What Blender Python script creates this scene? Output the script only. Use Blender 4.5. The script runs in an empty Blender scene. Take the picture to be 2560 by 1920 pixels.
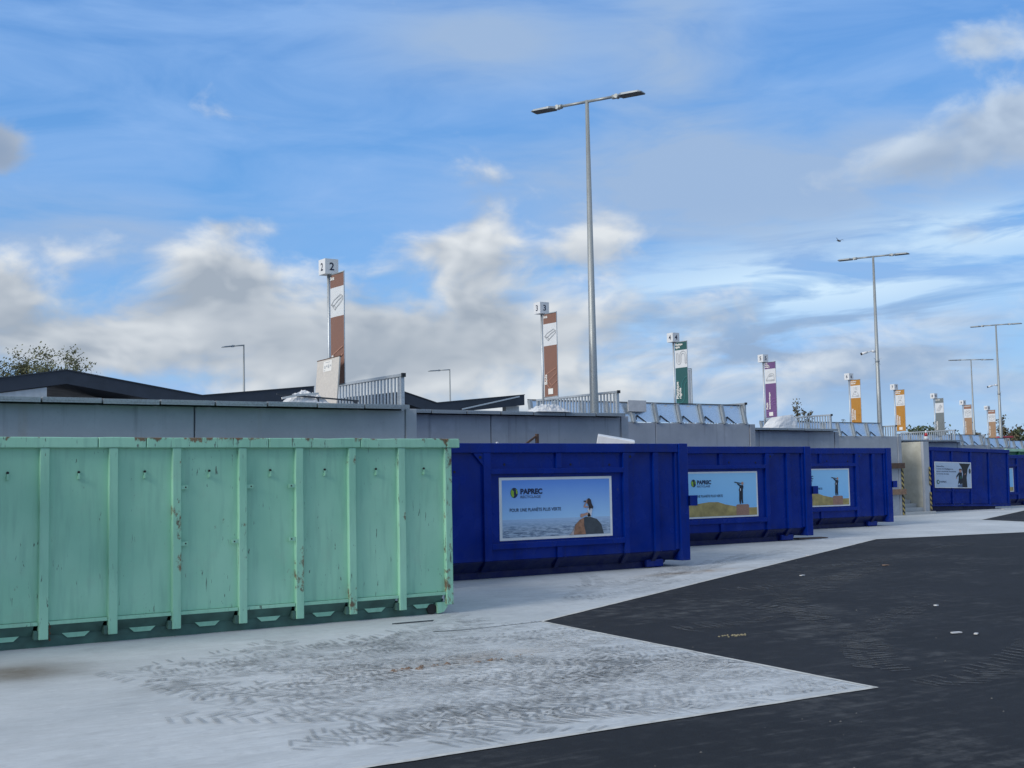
import bpy, bmesh, math, random
from mathutils import Vector, Matrix, noise as mnoise
random.seed(7)
R = math.radians
SC = bpy.context.scene
COL = SC.collection

# ------------------------------------------------------------------ camera
EYE = Vector((0, 0, 1.72))
cd = bpy.data.cameras.new('camera'); cam = bpy.data.objects.new('camera', cd); COL.objects.link(cam)
PITCH, ROLL, AZ = 0.07592981265820885, -0.018606569395237138, 0.9632332274592363
cd.sensor_width = 36.0; cd.lens = 36.0 * 1.26082574; cd.clip_start = 0.1; cd.clip_end = 3000
_c, _s = math.cos(PITCH), math.sin(PITCH)
_fw = Vector((0, _c, _s)); _up = Vector((0, -_s, _c)); _rt = Vector((1, 0, 0))
_r2 = _rt * math.cos(ROLL) + _up * math.sin(ROLL); _u2 = -_rt * math.sin(ROLL) + _up * math.cos(ROLL)
M3 = Matrix(((math.sin(AZ), math.cos(AZ), 0), (-math.cos(AZ), math.sin(AZ), 0), (0, 0, 1)))
rt, up, fw = M3 @ _r2, M3 @ _u2, M3 @ _fw
cam.matrix_world = Matrix(((rt.x, up.x, -fw.x, EYE.x), (rt.y, up.y, -fw.y, EYE.y), (rt.z, up.z, -fw.z, EYE.z), (0, 0, 0, 1)))
SC.camera = cam
SC.render.engine = 'CYCLES'
vs = SC.view_settings
vs.view_transform = 'Standard'; vs.look = 'None'; vs.gamma = 1.0; vs.exposure = 0.55; vs.use_curve_mapping = False
SC.cycles.transparent_max_bounces = 12

# ------------------------------------------------------------------ node helpers
class V:
    """wraps a float socket so that node maths can be written as an expression"""
    def __init__(s, t, k): s.t, s.k = t, k
    def _m(s, op, *o):
        n = s.t.nodes.new('ShaderNodeMath'); n.operation = op
        for i, x in enumerate((s,) + o):
            if isinstance(x, V): s.t.links.new(x.k, n.inputs[i])
            else: n.inputs[i].default_value = x
        return V(s.t, n.outputs[0])
    def __add__(s, o): return s._m('ADD', o)
    __radd__ = __add__
    def __mul__(s, o): return s._m('MULTIPLY', o)
    __rmul__ = __mul__
    def __sub__(s, o): return s._m('SUBTRACT', o)
    def __rsub__(s, o): return (s * -1.0) + o
    def __truediv__(s, o): return s._m('DIVIDE', o)
    def pw(s, o): return s._m('POWER', o)
    def exp(s): return s._m('EXPONENT')
    def mx(s, o): return s._m('MAXIMUM', o)
    def mn(s, o): return s._m('MINIMUM', o)
    def ab(s): return s._m('ABSOLUTE')
    def step(s, a, b):
        n = s.t.nodes.new('ShaderNodeMapRange'); n.interpolation_type = 'SMOOTHSTEP'
        s.t.links.new(s.k, n.inputs[0]); n.inputs[1].default_value = a; n.inputs[2].default_value = b
        return V(s.t, n.outputs[0])
    def lin(s, a, b, c=0.0, d=1.0):
        n = s.t.nodes.new('ShaderNodeMapRange'); n.clamp = True
        s.t.links.new(s.k, n.inputs[0])
        for i, x in enumerate((a, b, c, d)): n.inputs[i + 1].default_value = x
        return V(s.t, n.outputs[0])

def mixc(t, f, a, b):
    n = t.nodes.new('ShaderNodeMix'); n.data_type = 'RGBA'; n.clamp_factor = True
    for i, x in ((0, f), (6, a), (7, b)):
        if isinstance(x, V): t.links.new(x.k, n.inputs[i])
        elif hasattr(x, 'is_output'): t.links.new(x, n.inputs[i])
        elif i == 0: n.inputs[0].default_value = x
        else: n.inputs[i].default_value = (*x[:3], 1)
    return n.outputs[2]

def mulc(t, a, b):
    n = t.nodes.new('ShaderNodeMix'); n.data_type = 'RGBA'; n.blend_type = 'MULTIPLY'; n.inputs[0].default_value = 1
    for i, x in ((6, a), (7, b)):
        if hasattr(x, 'is_output'): t.links.new(x, n.inputs[i])
        else: n.inputs[i].default_value = (*x[:3], 1)
    return n.outputs[2]

def pos(t):
    return t.nodes.new('ShaderNodeNewGeometry').outputs['Position']
def objc(t):
    return t.nodes.new('ShaderNodeTexCoord').outputs['Object']
def sep(t, v):
    n = t.nodes.new('ShaderNodeSeparateXYZ'); t.links.new(v, n.inputs[0])
    return [V(t, o) for o in n.outputs]
def comb(t, x, y, z=0.0):
    n = t.nodes.new('ShaderNodeCombineXYZ')
    for i, q in enumerate((x, y, z)):
        if isinstance(q, V): t.links.new(q.k, n.inputs[i])
        else: n.inputs[i].default_value = q
    return n.outputs[0]
def scl(t, v, s, rot=(0, 0, 0), loc=(0, 0, 0)):
    n = t.nodes.new('ShaderNodeMapping'); t.links.new(v, n.inputs[0])
    n.inputs[1].default_value = loc; n.inputs[2].default_value = rot; n.inputs[3].default_value = s
    return n.outputs[0]
def noi(t, v, scale=1.0, det=3.0, rough=.5, dist=0.0):
    n = t.nodes.new('ShaderNodeTexNoise'); t.links.new(v, n.inputs['Vector'])
    n.inputs['Scale'].default_value = scale; n.inputs['Detail'].default_value = det
    n.inputs['Roughness'].default_value = rough; n.inputs['Distortion'].default_value = dist
    return V(t, n.outputs[0])

def new_mat(name):
    m = bpy.data.materials.new(name); m.use_nodes = True
    t = m.node_tree; b = t.nodes['Principled BSDF']
    return m, t, b
def setc(t, b, key, x):
    if isinstance(x, V): t.links.new(x.k, b.inputs[key])
    elif hasattr(x, 'is_output'): t.links.new(x, b.inputs[key])
    elif isinstance(x, (tuple, list)): b.inputs[key].default_value = (*x[:3], 1)
    else: b.inputs[key].default_value = x
def bump(t, b, h, strength=.3, dist=.01):
    n = t.nodes.new('ShaderNodeBump'); n.inputs['Strength'].default_value = strength; n.inputs['Distance'].default_value = dist
    t.links.new(h.k, n.inputs['Height']); t.links.new(n.outputs[0], b.inputs['Normal'])
def flat(name, c, rough=.6, metal=0.0, var=.12, sc=6.0, spec=.5):
    """a plain coating with a little mottling so that it is never uniform"""
    m, t, b = new_mat(name)
    n = noi(t, pos(t), sc, 4)
    f = n.lin(.3, .7)
    setc(t, b, 'Base Color', mixc(t, f, [x * (1 - var) for x in c], [min(1, x * (1 + var)) for x in c]))
    setc(t, b, 'Roughness', n.lin(.3, .7, max(.05, rough - .08), min(1, rough + .08))); b.inputs['Metallic'].default_value = metal
    b.inputs['Specular IOR Level'].default_value = spec
    return m

# ------------------------------------------------------------------ world: sky with clouds
SUN_EL, SUN_AZ = R(30), math.atan2(-1.0, -0.16)      # azimuth from +Y towards +X
world = bpy.data.worlds.new('World'); SC.world = world; world.use_nodes = True
t = world.node_tree; bg = t.nodes['Background']; bg.inputs[1].default_value = 0.1
sky = t.nodes.new('ShaderNodeTexSky'); sky.sky_type = 'NISHITA'; sky.sun_disc = False
sky.sun_elevation = SUN_EL; sky.sun_rotation = SUN_AZ % (2 * math.pi); sky.air_density = 1.0; sky.dust_density = .6; sky.ozone_density = 1.6
d = t.nodes.new('ShaderNodeTexCoord').outputs['Generated']
dx, dy, dz = sep(t, d)
FA = math.atan2(fw.y, fw.x)
# azimuth (degrees, right of the photograph's heading) and elevation
lx = dx * math.cos(FA) + dy * math.sin(FA)
ly = dx * math.sin(FA) - dy * math.cos(FA)
az = ly._m('ARCTAN2', lx) * 57.29578
el = dz._m('ARCSINE') * 57.29578
def blob(a0, e0, sa, se, w=1.0):
    p = (az - a0) / sa; q = (el - e0) / se
    return ((p * p + q * q) * -1.0).exp() * w
el2 = el.mx(0.5)
pv = comb(t, az * .1, el * .17, 0.0)
w1 = noi(t, pv, 1.3, 2)
wx, wy = (w1 - .5) * .55, (w1 - .5) * .30
n1 = noi(t, comb(t, az * .1 + wx, el * .17 + wy, 3.7), 2.1, 8, .57)
s1 = noi(t, comb(t, az * .1 + wx, el * .17 + wy, 3.7), 2.1, 3, .50)
s2 = noi(t, comb(t, az * .1 + wx - .07, el * .17 + wy + .11, 3.7), 2.1, 3, .50)
# stretched veils
pc = scl(t, comb(t, az * .1, el * .17, 8.0), (1.0, 2.0, 1), (0, 0, R(24)))
veil = noi(t, pc, 1.1, 6, .56, .6)
pst = comb(t, az * .05, el * .30 - az * .012, 2.0)
strat = noi(t, pst, 2.6, 6, .55, .6)
cov = (blob(-12.4, 8.9, 3.2, 1.8, .72) + blob(-22.2, 8.2, 2.8, 1.4, .62) + blob(-19.6, 5.9, 4.0, 1.1, .60)
       + blob(-6.0, 6.2, 7.0, 2.3, .74) + blob(-15.5, 7.4, 3.6, 1.1, .40) + blob(-.9, 11.9, 1.8, 1.9, .56) + blob(3.6, 10.9, 2.5, 1.5, .56)
       + blob(-2.8, 10.6, 2.6, 1.1, .46) + blob(1.0, 7.0, 5.0, 1.8, .40) + blob(14.0, 4.2, 10.0, 1.6, .34) + blob(9.0, 7.0, 4.0, 1.2, .34) + blob(18.0, 6.6, 5.0, 1.0, .26) + blob(-20.0, 10.2, 6.0, 1.2, .22) + blob(-.5, 9.2, 4.0, 1.2, .30)
       + blob(19.6, 13.3, 5.6, 1.6, .70) + blob(22.4, 15.0, 3.2, 1.2, .50) + blob(20.6, 17.6, 2.5, 1.2, .60) + blob(-22.0, 14.2, 1.2, 1.2, .62)
       + blob(-11.8, 11.3, 2.4, .7, .44) + blob(19.6, 9.9, 1.3, .7, .34)
       + el.lin(2.0, 9.0, .46, 0.0) * az.lin(0.0, 12.0, 1.0, .35)
       + el.lin(23.0, 34.0, 0.0, .42) + (az.ab()).lin(26.0, 45.0, 0.0, .36))  # unseen cloud added above and beside the view for brighter, whiter light
den = (cov + (n1 - .5) * 1.45).step(.20, .66)
thick = (cov + (s1 - .5) * .9).lin(.40, 1.0)
lit = ((s1 - s2) * 3.4 + .60 - thick * .46 + (n1 - s1) * 1.3).lin(-.05, .95)
cl_dark = mixc(t, az.lin(2, 14), (2.55, 2.92, 3.40), (2.30, 2.98, 4.05))
cl_light = mixc(t, az.lin(8, 18), (5.35, 5.58, 5.75), (4.0, 4.75, 5.7))
cloud = mixc(t, lit, cl_dark, cl_light)
shade = (blob(-4.5, 5.9, 7.5, 1.15, .85) + blob(18.8, 12.6, 5.5, .9, .8) + blob(-20.5, 7.2, 3.2, .55, .7) + blob(-19.0, 4.9, 4.0, .5, .6) + blob(-12.0, 7.3, 3.0, .7, .5) + blob(2.0, 9.9, 3.5, .6, .45)).mn(1.0)
cloud = mixc(t, shade * (n1 * .8 + .45), cloud, cl_dark)
cloud = mixc(t, blob(-22.0, 14.0, 2.2, 1.8, .95), cloud, (1.75, 2.35, 3.35))
# clear air: physical sky, tinted to the photograph's deep autumn blue, paler towards the horizon
blue = mulc(t, sky.outputs[0], (.46, .60, .78))
blue = mixc(t, .62, blue, mixc(t, el2.lin(6.0, 21.0), (1.10, 3.35, 6.7), (.84, 2.45, 5.8)))
blue = mixc(t, el2.lin(0.0, 9.5, 1.0, 0.0).pw(1.2) * .9, blue, (3.5, 4.5, 5.6))
# thin high veil across the sky and blue-grey sheets on the right
blue = mixc(t, veil.lin(.36, .66) * .62 + .06, blue, (2.0, 3.4, 5.9))
sheet = blob(12.5, 12.4, 10.5, 2.5, 1.35) + blob(-1.0, 19.3, 4.8, 1.8, 1.0) + blob(7.5, 17.5, 2.8, 5.0, .9) + blob(2.0, 14.0, 3.5, 1.2, .4) + blob(-19.0, 10.8, 7.0, 1.5, .8)
blue = mixc(t, (sheet * (veil.lin(.30, .62) * .95 + .26)).lin(0.0, 1.0) * .92, blue, (2.35, 3.3, 4.85))
band = (blob(13.0, 8.3, 10.0, 1.6, 1.0) + blob(22.0, 10.3, 6.0, 1.0, .8)).mn(1.0)
blue = mixc(t, band * strat.lin(.40, .58) * .95, blue, (4.5, 5.8, 6.9))
lowb = blob(13.5, 5.4, 11.0, 2.2, 1.0)
blue = mixc(t, lowb * strat.lin(.57, .45) * .95, blue, (2.05, 2.85, 4.1))
out = mixc(t, den * .95, blue, cloud)
below = el.lin(-4.0, -.5, 1.0, 0.0)
out = mixc(t, below, out, (1.6, 1.7, 1.8))
t.links.new(out, bg.inputs[0])

sl = bpy.data.lights.new('sun', 'SUN'); sl.energy = 1.5; sl.angle = R(22); sl.color = (1.0, .955, .88)
sun = bpy.data.objects.new('sun', sl); COL.objects.link(sun)
_sd = Vector((math.sin(SUN_AZ) * math.cos(SUN_EL), math.cos(SUN_AZ) * math.cos(SUN_EL), math.sin(SUN_EL)))
sun.rotation_euler = (-_sd).to_track_quat('-Z', 'Y').to_euler(); sun.location = (-20, 0, 40)

# ------------------------------------------------------------------ object helpers
def tag(o, label=None, cat=None, group=None, kind=None):
    for k, x in (('label', label), ('category', cat), ('group', group), ('kind', kind)):
        if x: o[k] = x
    return o
def thing(name, label, cat, loc=(0, 0, 0), rz=0.0, group=None):
    o = bpy.data.objects.new(name, None); COL.objects.link(o); o.location = loc; o.rotation_euler = (0, 0, rz)
    o.empty_display_size = .2
    return tag(o, label, cat, group)
def place(name, me, parent=None, loc=(0, 0, 0), rot=(0, 0, 0)):
    o = bpy.data.objects.new(name, me); COL.objects.link(o); o.parent = parent; o.location = loc; o.rotation_euler = rot
    return o

class MB:
    def __init__(s): s.v, s.f, s.m, s.sm = [], [], [], []
    def add(s, vs, fs, mi=0, smooth=False):
        k = len(s.v); s.v += [tuple(x) for x in vs]
        for f in fs: s.f.append(tuple(i + k for i in f)); s.m.append(mi); s.sm.append(smooth)
        return s
    def box(s, x0, x1, y0, y1, z0, z1, mi=0):
        vs = [(x, y, z) for z in (z0, z1) for y in (y0, y1) for x in (x0, x1)]
        return s.add(vs, [(0, 2, 3, 1), (4, 5, 7, 6), (0, 1, 5, 4), (2, 6, 7, 3), (0, 4, 6, 2), (1, 3, 7, 5)], mi)
    def prism(s, poly, axis, a, b, mi=0):
        """poly extruded along an axis: 'y' takes (x,z) points, 'x' takes (y,z), 'z' takes (x,y)"""
        def p(u, w, h): return {'y': (u, h, w), 'x': (h, u, w), 'z': (u, w, h)}[axis]
        n = len(poly)
        vs = [p(u, w, a) for u, w in poly] + [p(u, w, b) for u, w in poly]
        fs = [tuple(range(n)), tuple(range(2 * n - 1, n - 1, -1))] + [(i, i + n, (i + 1) % n + n, (i + 1) % n) for i in range(n)]
        return s.add(vs, fs, mi)
    def bar(s, p, q, w, h=None, mi=0, upv=(0, 0, 1)):
        p, q = Vector(p), Vector(q); d = (q - p).normalized(); u = Vector(upv)
        if abs(d.dot(u)) > .95: u = Vector((0, 1, 0))
        a = d.cross(u).normalized(); b = a.cross(d).normalized(); h = h or w
        vs = [e + a * i * w / 2 + b * j * h / 2 for e in (p, q) for i, j in ((-1, -1), (1, -1), (1, 1), (-1, 1))]
        return s.add(vs, [(0, 1, 2, 3), (7, 6, 5, 4), (0, 4, 5, 1), (1, 5, 6, 2), (2, 6, 7, 3), (3, 7, 4, 0)], mi)
    def tube(s, pts, rs, n=10, mi=0):
        pts = [Vector(p) for p in pts]; rings = []; vs = []
        for i, p in enumerate(pts):
            d = (pts[min(i + 1, len(pts) - 1)] - pts[max(i - 1, 0)]).normalized()
            u = Vector((0, 0, 1)) if abs(d.z) < .9 else Vector((1, 0, 0))
            a = d.cross(u).normalized(); b = a.cross(d).normalized()
            r = rs[i] if isinstance(rs, (list, tuple)) else rs
            vs += [p + a * math.cos(2 * math.pi * k / n) * r + b * math.sin(2 * math.pi * k / n) * r for k in range(n)]
        fs = []
        for i in range(len(pts) - 1):
            for k in range(n): fs.append((i * n + k, i * n + (k + 1) % n, (i + 1) * n + (k + 1) % n, (i + 1) * n + k))
        s.add(vs, fs, mi, True)
        k = len(s.v) - len(vs)
        for ring in (tuple(range(n - 1, -1, -1)), tuple(range((len(pts) - 1) * n, len(pts) * n))):
            s.f.append(tuple(i + k for i in ring)); s.m.append(mi); s.sm.append(False)
        return s
    def mesh(s, name, mats):
        me = bpy.data.meshes.new(name); me.from_pydata(s.v, [], s.f)
        for m in (mats if isinstance(mats, (list, tuple)) else [mats]): me.materials.append(m)
        me.polygons.foreach_set('material_index', s.m); me.polygons.foreach_set('use_smooth', s.sm)
        me.update(); return me
    def obj(s, name, mats, parent=None, loc=(0, 0, 0), bevel=0.0, fix=True):
        me = s.mesh(name, mats)
        if fix:
            bm = bmesh.new(); bm.from_mesh(me); bmesh.ops.recalc_face_normals(bm, faces=bm.faces); bm.to_mesh(me); bm.free()
        o = place(name, me, parent, loc)
        if bevel:
            b = o.modifiers.new('bevel', 'BEVEL'); b.width = bevel; b.segments = 2; b.limit_method = 'ANGLE'; b.harden_normals = False
        return o

def text_mesh(name, body, size, mat, bold=0.0, spacing=1.0, align='LEFT', lead=1.0, width=None):
    c = bpy.data.curves.new(name, 'FONT'); c.body = body; c.size = size; c.offset = bold; c.space_character = spacing
    c.align_x = align; c.space_line = lead; c.resolution_u = 3
    o = bpy.data.objects.new(name, c); COL.objects.link(o)
    dg = bpy.context.evaluated_depsgraph_get(); me = bpy.data.meshes.new_from_object(o.evaluated_get(dg))
    bpy.data.objects.remove(o); bpy.data.curves.remove(c); me.name = name
    me.materials.clear(); me.materials.append(mat)
    if width:
        xs = [v.co.x for v in me.vertices]; k = width / (max(xs) - min(xs)); x0 = min(xs)
        for v in me.vertices: v.co.x = (v.co.x - x0) * k
    return me
def put(name, me, parent, origin, xd, yd):
    """lay a flat mesh so that its x runs along xd and its y along yd"""
    xd, yd = Vector(xd), Vector(yd); zd = xd.cross(yd)
    o = bpy.data.objects.new(name, me); COL.objects.link(o); o.parent = parent
    m = Matrix((xd, yd, zd)).transposed().to_4x4(); m.translation = Vector(origin); o.matrix_local = m
    return o
def poly_mesh(name, polys, mat):
    """flat print: list of polygons in (x, y)"""
    me = bpy.data.meshes.new(name); v, f = [], []
    for p in polys:
        k = len(v); v += [(x, y, 0) for x, y in p]; f.append(tuple(range(k, k + len(p))))
    me.from_pydata(v, [], f); me.materials.append(mat); me.update()
    bm = bmesh.new(); bm.from_mesh(me); bmesh.ops.triangulate(bm, faces=bm.faces)
    for fc in bm.faces:
        if fc.normal.z < 0: fc.normal_flip()
    bm.to_mesh(me); bm.free(); return me
def stroke(pts, w):
    """outline of a polyline as quads"""
    out = []
    for (x0, y0), (x1, y1) in zip(pts[:-1], pts[1:]):
        L = math.hypot(x1 - x0, y1 - y0) or 1; nx, ny = -(y1 - y0) / L * w / 2, (x1 - x0) / L * w / 2
        out.append([(x0 + nx, y0 + ny), (x0 - nx, y0 - ny), (x1 - nx, y1 - ny), (x1 + nx, y1 + ny)])
    return out

def gz(y):
    return .02 * (min(y, 26.0) - 16.0)

# ------------------------------------------------------------------ materials
M = {}
def mint_paint(name, rust_amt, edge=False):
    m, t, b = new_mat(name); p = pos(t); x, y, z = sep(t, p)
    n = noi(t, p, 1.1, 4); f = noi(t, p, 9, 5, .6); g = noi(t, scl(t, p, (14, 14, 1.6)), 1, 4)
    base = mixc(t, n.lin(.35, .65), (.265, .555, .395), (.330, .625, .455))
    base = mixc(t, g.lin(.50, .72) * .30, base, (.155, .335, .255))          # run-down dirt streaks
    base = mixc(t, noi(t, scl(t, p, (3, 3, 2)), 1, 5, .65).lin(.56, .74) * .35, base, (.30, .47, .36))
    # scratches and rust where the paint is gone
    sc = noi(t, scl(t, p, (34, 34, 5)), 1, 3, .6, .4) + (noi(t, p, 2.4, 2) - .5) * .35
    chips = sc.step(.672 - rust_amt * .03, .725 - rust_amt * .03)
    base = mixc(t, chips * .85, base, (.075, .085, .070))
    rr = noi(t, scl(t, p, (5, 5, 3.4)), 1, 6, .68) + (noi(t, p, .9, 2) - .5) * .5
    if edge: rr = rr + z.lin(2.20, 2.32, -.07, .17)
    rust = rr.step(.690 - rust_amt * .115, .775 - rust_amt * .115)
    rcol = mixc(t, f.lin(.35, .65), (.085, .035, .018), (.20, .095, .045))
    base = mixc(t, rust * .9, base, rcol)
    setc(t, b, 'Base Color', base)
    setc(t, b, 'Roughness', (rust * .35 + f * .22 + .32).mn(.95))
    bump(t, b, n * 1.0 + f * .05 + rust * .04, .35, .012)
    return m
M['mint'] = mint_paint('mint_paint', -.30)
M['mint_worn'] = mint_paint('mint_paint_worn', .62)
M['mint_flaking'] = mint_paint('mint_paint_flaking', 1.35)
M['mint_edge'] = mint_paint('mint_paint_rusty_edge', .52, True)
M["mint_shaded"] = flat("shaded_mint_underframe", (.058, .130, .108), .7, 0, .3, 5)  # darkened mint: deep shade under the container put into the colour
M['rust'] = flat('rusty_steel', (.12, .055, .03), .85, 0, .4, 22)
M['dark_hole'] = flat('dark_rubber', (.012, .012, .013), .7)

def blue_paint(name, c):
    m, t, b = new_mat(name); p = pos(t); o = t.nodes.new('ShaderNodeObjectInfo').outputs['Random']
    n = noi(t, p, 1.6, 3); f = noi(t, p, 16, 4); st = noi(t, scl(t, p, (10, 10, 1.0)), 1, 4)
    base = mixc(t, n.lin(.3, .7), [x * .85 for x in c], [x * 1.15 for x in c])
    base = mixc(t, noi(t, scl(t, p, (1.6, 1.6, 2.6)), 1, 5, .62).lin(.52, .76) * .14, base, (.010, .045, .25))   # dusty bloom
    base = mixc(t, st.lin(.56, .76) * .38, base, (.012, .020, .07))
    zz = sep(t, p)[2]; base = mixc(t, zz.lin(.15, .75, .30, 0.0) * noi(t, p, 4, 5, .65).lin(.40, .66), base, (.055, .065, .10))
    chips = (noi(t, scl(t, p, (22, 22, 12)), 1, 3, .6, .5) + (n - .5) * .30).step(.725, .78)
    base = mixc(t, chips * .6, base, (.07, .08, .12))
    setc(t, b, 'Base Color', base); setc(t, b, 'Roughness', n.lin(.3, .7, .16, .34))
    b.inputs['Specular IOR Level'].default_value = .20
    bump(t, b, noi(t, scl(t, p, (2.3, 2.3, 1.7)), 1, 2, .4), .5, .022)
    return m
M['blue'] = blue_paint('blue_gloss_paint', (.0006, .0200, .215))
M['blue_shaded'] = blue_paint('shaded_blue_underframe', (.0012, .0075, .075))  # darker blue paints in the shade on sills, gussets and runners
M['dkgreen'] = flat('dark_green_paint', (.012, .11, .05), .45)
M['ltgreen'] = flat('light_green_paint', (.36, .58, .42), .5)

def concrete(name, c0, c1, streak=.5, sc=1.0):
    m, t, b = new_mat(name); p = pos(t); x, y, z = sep(t, p)
    rnd = V(t, t.nodes.new('ShaderNodeObjectInfo').outputs['Random'])
    n = noi(t, p, .9 * sc, 6, .62); f = noi(t, p, 24, 5, .6); n2 = noi(t, p, 3.1 * sc, 4, .55)
    base = mixc(t, (n + (rnd - .5) * .25).lin(.32, .68), c0, c1)
    base = mixc(t, n2.lin(.56, .76) * .35, base, [min(1, q * 1.3) for q in c1])
    st = noi(t, scl(t, p, (7, 7, .35)), 1, 4, .6)
    base = mixc(t, (st.lin(.55, .75) * noi(t, p, .6, 2).lin(.4, .65)) * streak, base, [q * .42 for q in c0])
    base = mixc(t, (noi(t, scl(t, p, (5, 5, .3), (0, 0, 0), (3, 1, 0)), 1, 3).lin(.66, .76)) * .22 * streak, base, (.36, .27, .15))
    base = mixc(t, f.lin(.60, .72) * .22, base, [q * .6 for q in c0])
    setc(t, b, 'Base Color', base); setc(t, b, 'Roughness', f.lin(.3, .7, .72, .9)); b.inputs['Specular IOR Level'].default_value = .3
    bump(t, b, f * .3 + n2, .25, .006); return m
M['wall'] = concrete('precast_concrete', (.325, .348, .385), (.42, .447, .485), .9)
M['stairwall'] = concrete('weathered_cast_concrete', (.44, .425, .35), (.62, .605, .52), .5, 1.3)
M['step'] = concrete('step_concrete', (.36, .37, .37), (.45, .46, .46), .1)
M['deck'] = concrete('deck_concrete', (.26, .26, .26), (.33, .33, .33), 0)

def galv(name, c, rough, metal=.75):
    m, t, b = new_mat(name); p = pos(t)
    v = t.nodes.new('ShaderNodeTexVoronoi'); v.inputs['Scale'].default_value = 38; t.links.new(p, v.inputs['Vector'])
    n = noi(t, p, 2.2, 4); sp = V(t, v.outputs['Distance']).lin(0, .8) * .45 + n * .55
    setc(t, b, 'Base Color', mixc(t, sp.lin(.25, .6), [q * .8 for q in c], [min(1, q * 1.12) for q in c]))
    setc(t, b, 'Roughness', n.lin(.3, .7, rough - .08, rough + .1)); b.inputs['Metallic'].default_value = metal
    return m
M['galv'] = galv('galvanised_steel', (.50, .53, .55), .48)
M['galv_dull'] = galv('dull_galvanised_steel', (.33, .36, .38), .55, .6)
M['galv_pole'] = galv('weathered_galvanised_pole', (.34, .36, .36), .5, .5)
M['sheet'] = galv('bright_galvanised_sheet', (.60, .68, .76), .36, .85)
M['sheet_dull'] = flat('pale_plastic_sheet', (.58, .62, .70), .5)
M['black'] = flat('black_plastic', (.012, .014, .018), .5)
M['darksteel'] = flat('dark_steel', (.04, .048, .06), .5, .3)
M['white'] = flat('white_plastic', (.74, .75, .76), .45, 0, .05)
M['cream'] = flat('off_white_sheet', (.66, .65, .64), .55, 0, .10, 9)
M['roof'] = flat('dark_blue_grey_cladding', (.026, .036, .055), .55, .1, .2, 2)
M['shelterwall'] = flat('pale_grey_cladding', (.44, .49, .53), .6, 0, .08)
M['brownvoid'] = flat('dark_brown_cladding', (.030, .022, .026), .8)
M['chip'] = flat('beige_chipboard', (.57, .535, .495), .75, 0, .09, 30)
M['wood_dark'] = flat('wet_brown_timber', (.10, .058, .040), .75, 0, .3, 14)
M['wood'] = flat('sawn_timber', (.25, .155, .10), .75, 0, .25, 14)
M['red'] = flat('red_plastic', (.50, .035, .045), .45)
M['ink'] = flat('navy_ink', (.012, .022, .07), .5)
M['numink'] = flat('dark_navy_number_ink', (.014, .018, .045), .5)
M['txtwhite'] = flat('white_ink', (.80, .78, .74), .5, 0, .03)
M['lineart'] = flat('grey_line_ink', (.40, .42, .44), .6)

# asphalt
m, t, b = new_mat('asphalt'); p = pos(t)
n = noi(t, p, .35, 5, .6); f = noi(t, p, 60, 4, .7); mid = noi(t, p, 5.0, 5, .65)
rotp = scl(t, p, (.9, 7.0, 1), (0, 0, R(-27))); rot2 = scl(t, p, (1.1, 9.0, 1), (0, 0, R(20)))
scuff = (noi(t, rotp, 1.0, 6, .68, .5) + (noi(t, p, .30, 3) - .5) * .85).lin(.52, .80)
scuff2 = (noi(t, rot2, 1.0, 6, .7, .6) + (noi(t, p, .42, 2, .5) - .5) * .9).lin(.54, .82)
base = mixc(t, n.lin(.3, .7), (.0095, .0105, .0135), (.0175, .019, .0235))
base = mixc(t, (mid.lin(.50, .74) * .4), base, (.034, .036, .041))
base = mixc(t, (scuff * .6 + scuff2 * .5) * mid.lin(.40, .62), base, (.115, .117, .118))
base = mixc(t, f.lin(.56, .72) * .6, base, (.062, .064, .068))
setc(t, b, 'Base Color', base); setc(t, b, 'Roughness', f.lin(.3, .7, .74, .94)); b.inputs['Specular IOR Level'].default_value = .28
bump(t, b, f * 1.0 + mid * .4, .9, .008)
M['asphalt'] = m

# concrete apron: dusty, tyre-smeared, with a few stains of their own
m, t, b = new_mat('apron_concrete'); p = pos(t); x, y, z = sep(t, p)
n = noi(t, p, .45, 6, .6); f = noi(t, p, 42, 4, .65); mid = noi(t, p, 2.6, 6, .62)
sm = noi(t, scl(t, p, (1.0, 4.5, 1), (0, 0, R(-14))), 1.2, 6, .62, .8)
sm2 = noi(t, scl(t, p, (.7, 5.5, 1), (0, 0, R(24))), 1.5, 6, .66, .7)
base = mixc(t, n.lin(.32, .68), (.43, .46, .48), (.585, .612, .63))
def stain(x0, y0, sx, sy, rz=0.0):
    c, s = math.cos(rz), math.sin(rz)
    u = ((x - x0) * c + (y - y0) * s) / sx; w = ((y - y0) * c - (x - x0) * s) / sy
    return ((u * u + w * w) * -1.0).exp()
worn = (stain(6.6, 10.6, 2.6, 2.2, .3) + stain(7.3, 9.0, 2.4, 1.0) + stain(13.6, 16.4, 3.2, .9, .45) + stain(20.5, 20.0, 4.0, 1.0, .47)).mn(1.0)
base = mixc(t, (sm.lin(.46, .66) * (worn * .62 + .12)), base, (.32, .33, .335))
base = mixc(t, (sm2.lin(.48, .68) * (worn * .5 + .06)), base, (.68, .69, .685))
br_ = noi(t, scl(t, p, (2.6, 9.0, 1), (0, 0, R(-8))), 1.6, 5, .62, 1.2); br2 = noi(t, scl(t, p, (2.2, 8.0, 1), (0, 0, R(31))), 1.9, 5, .62, 1.2)
base = mixc(t, br_.lin(.50, .66) * (worn * .45 + .15), base, (.34, .355, .37))
base = mixc(t, br2.lin(.52, .68) * (worn * .55 + .20), base, (.70, .715, .72))
base = mixc(t, noi(t, p, 11, 4, .6).lin(.54, .70) * .25, base, (.38, .395, .405))
base = mixc(t, mid.lin(.50, .72) * .34, base, (.37, .385, .395))
br = (stain(3.3, 13.3, .62, .55, .2) * (mid * .8 + .5)).mn(1.0)
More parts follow.
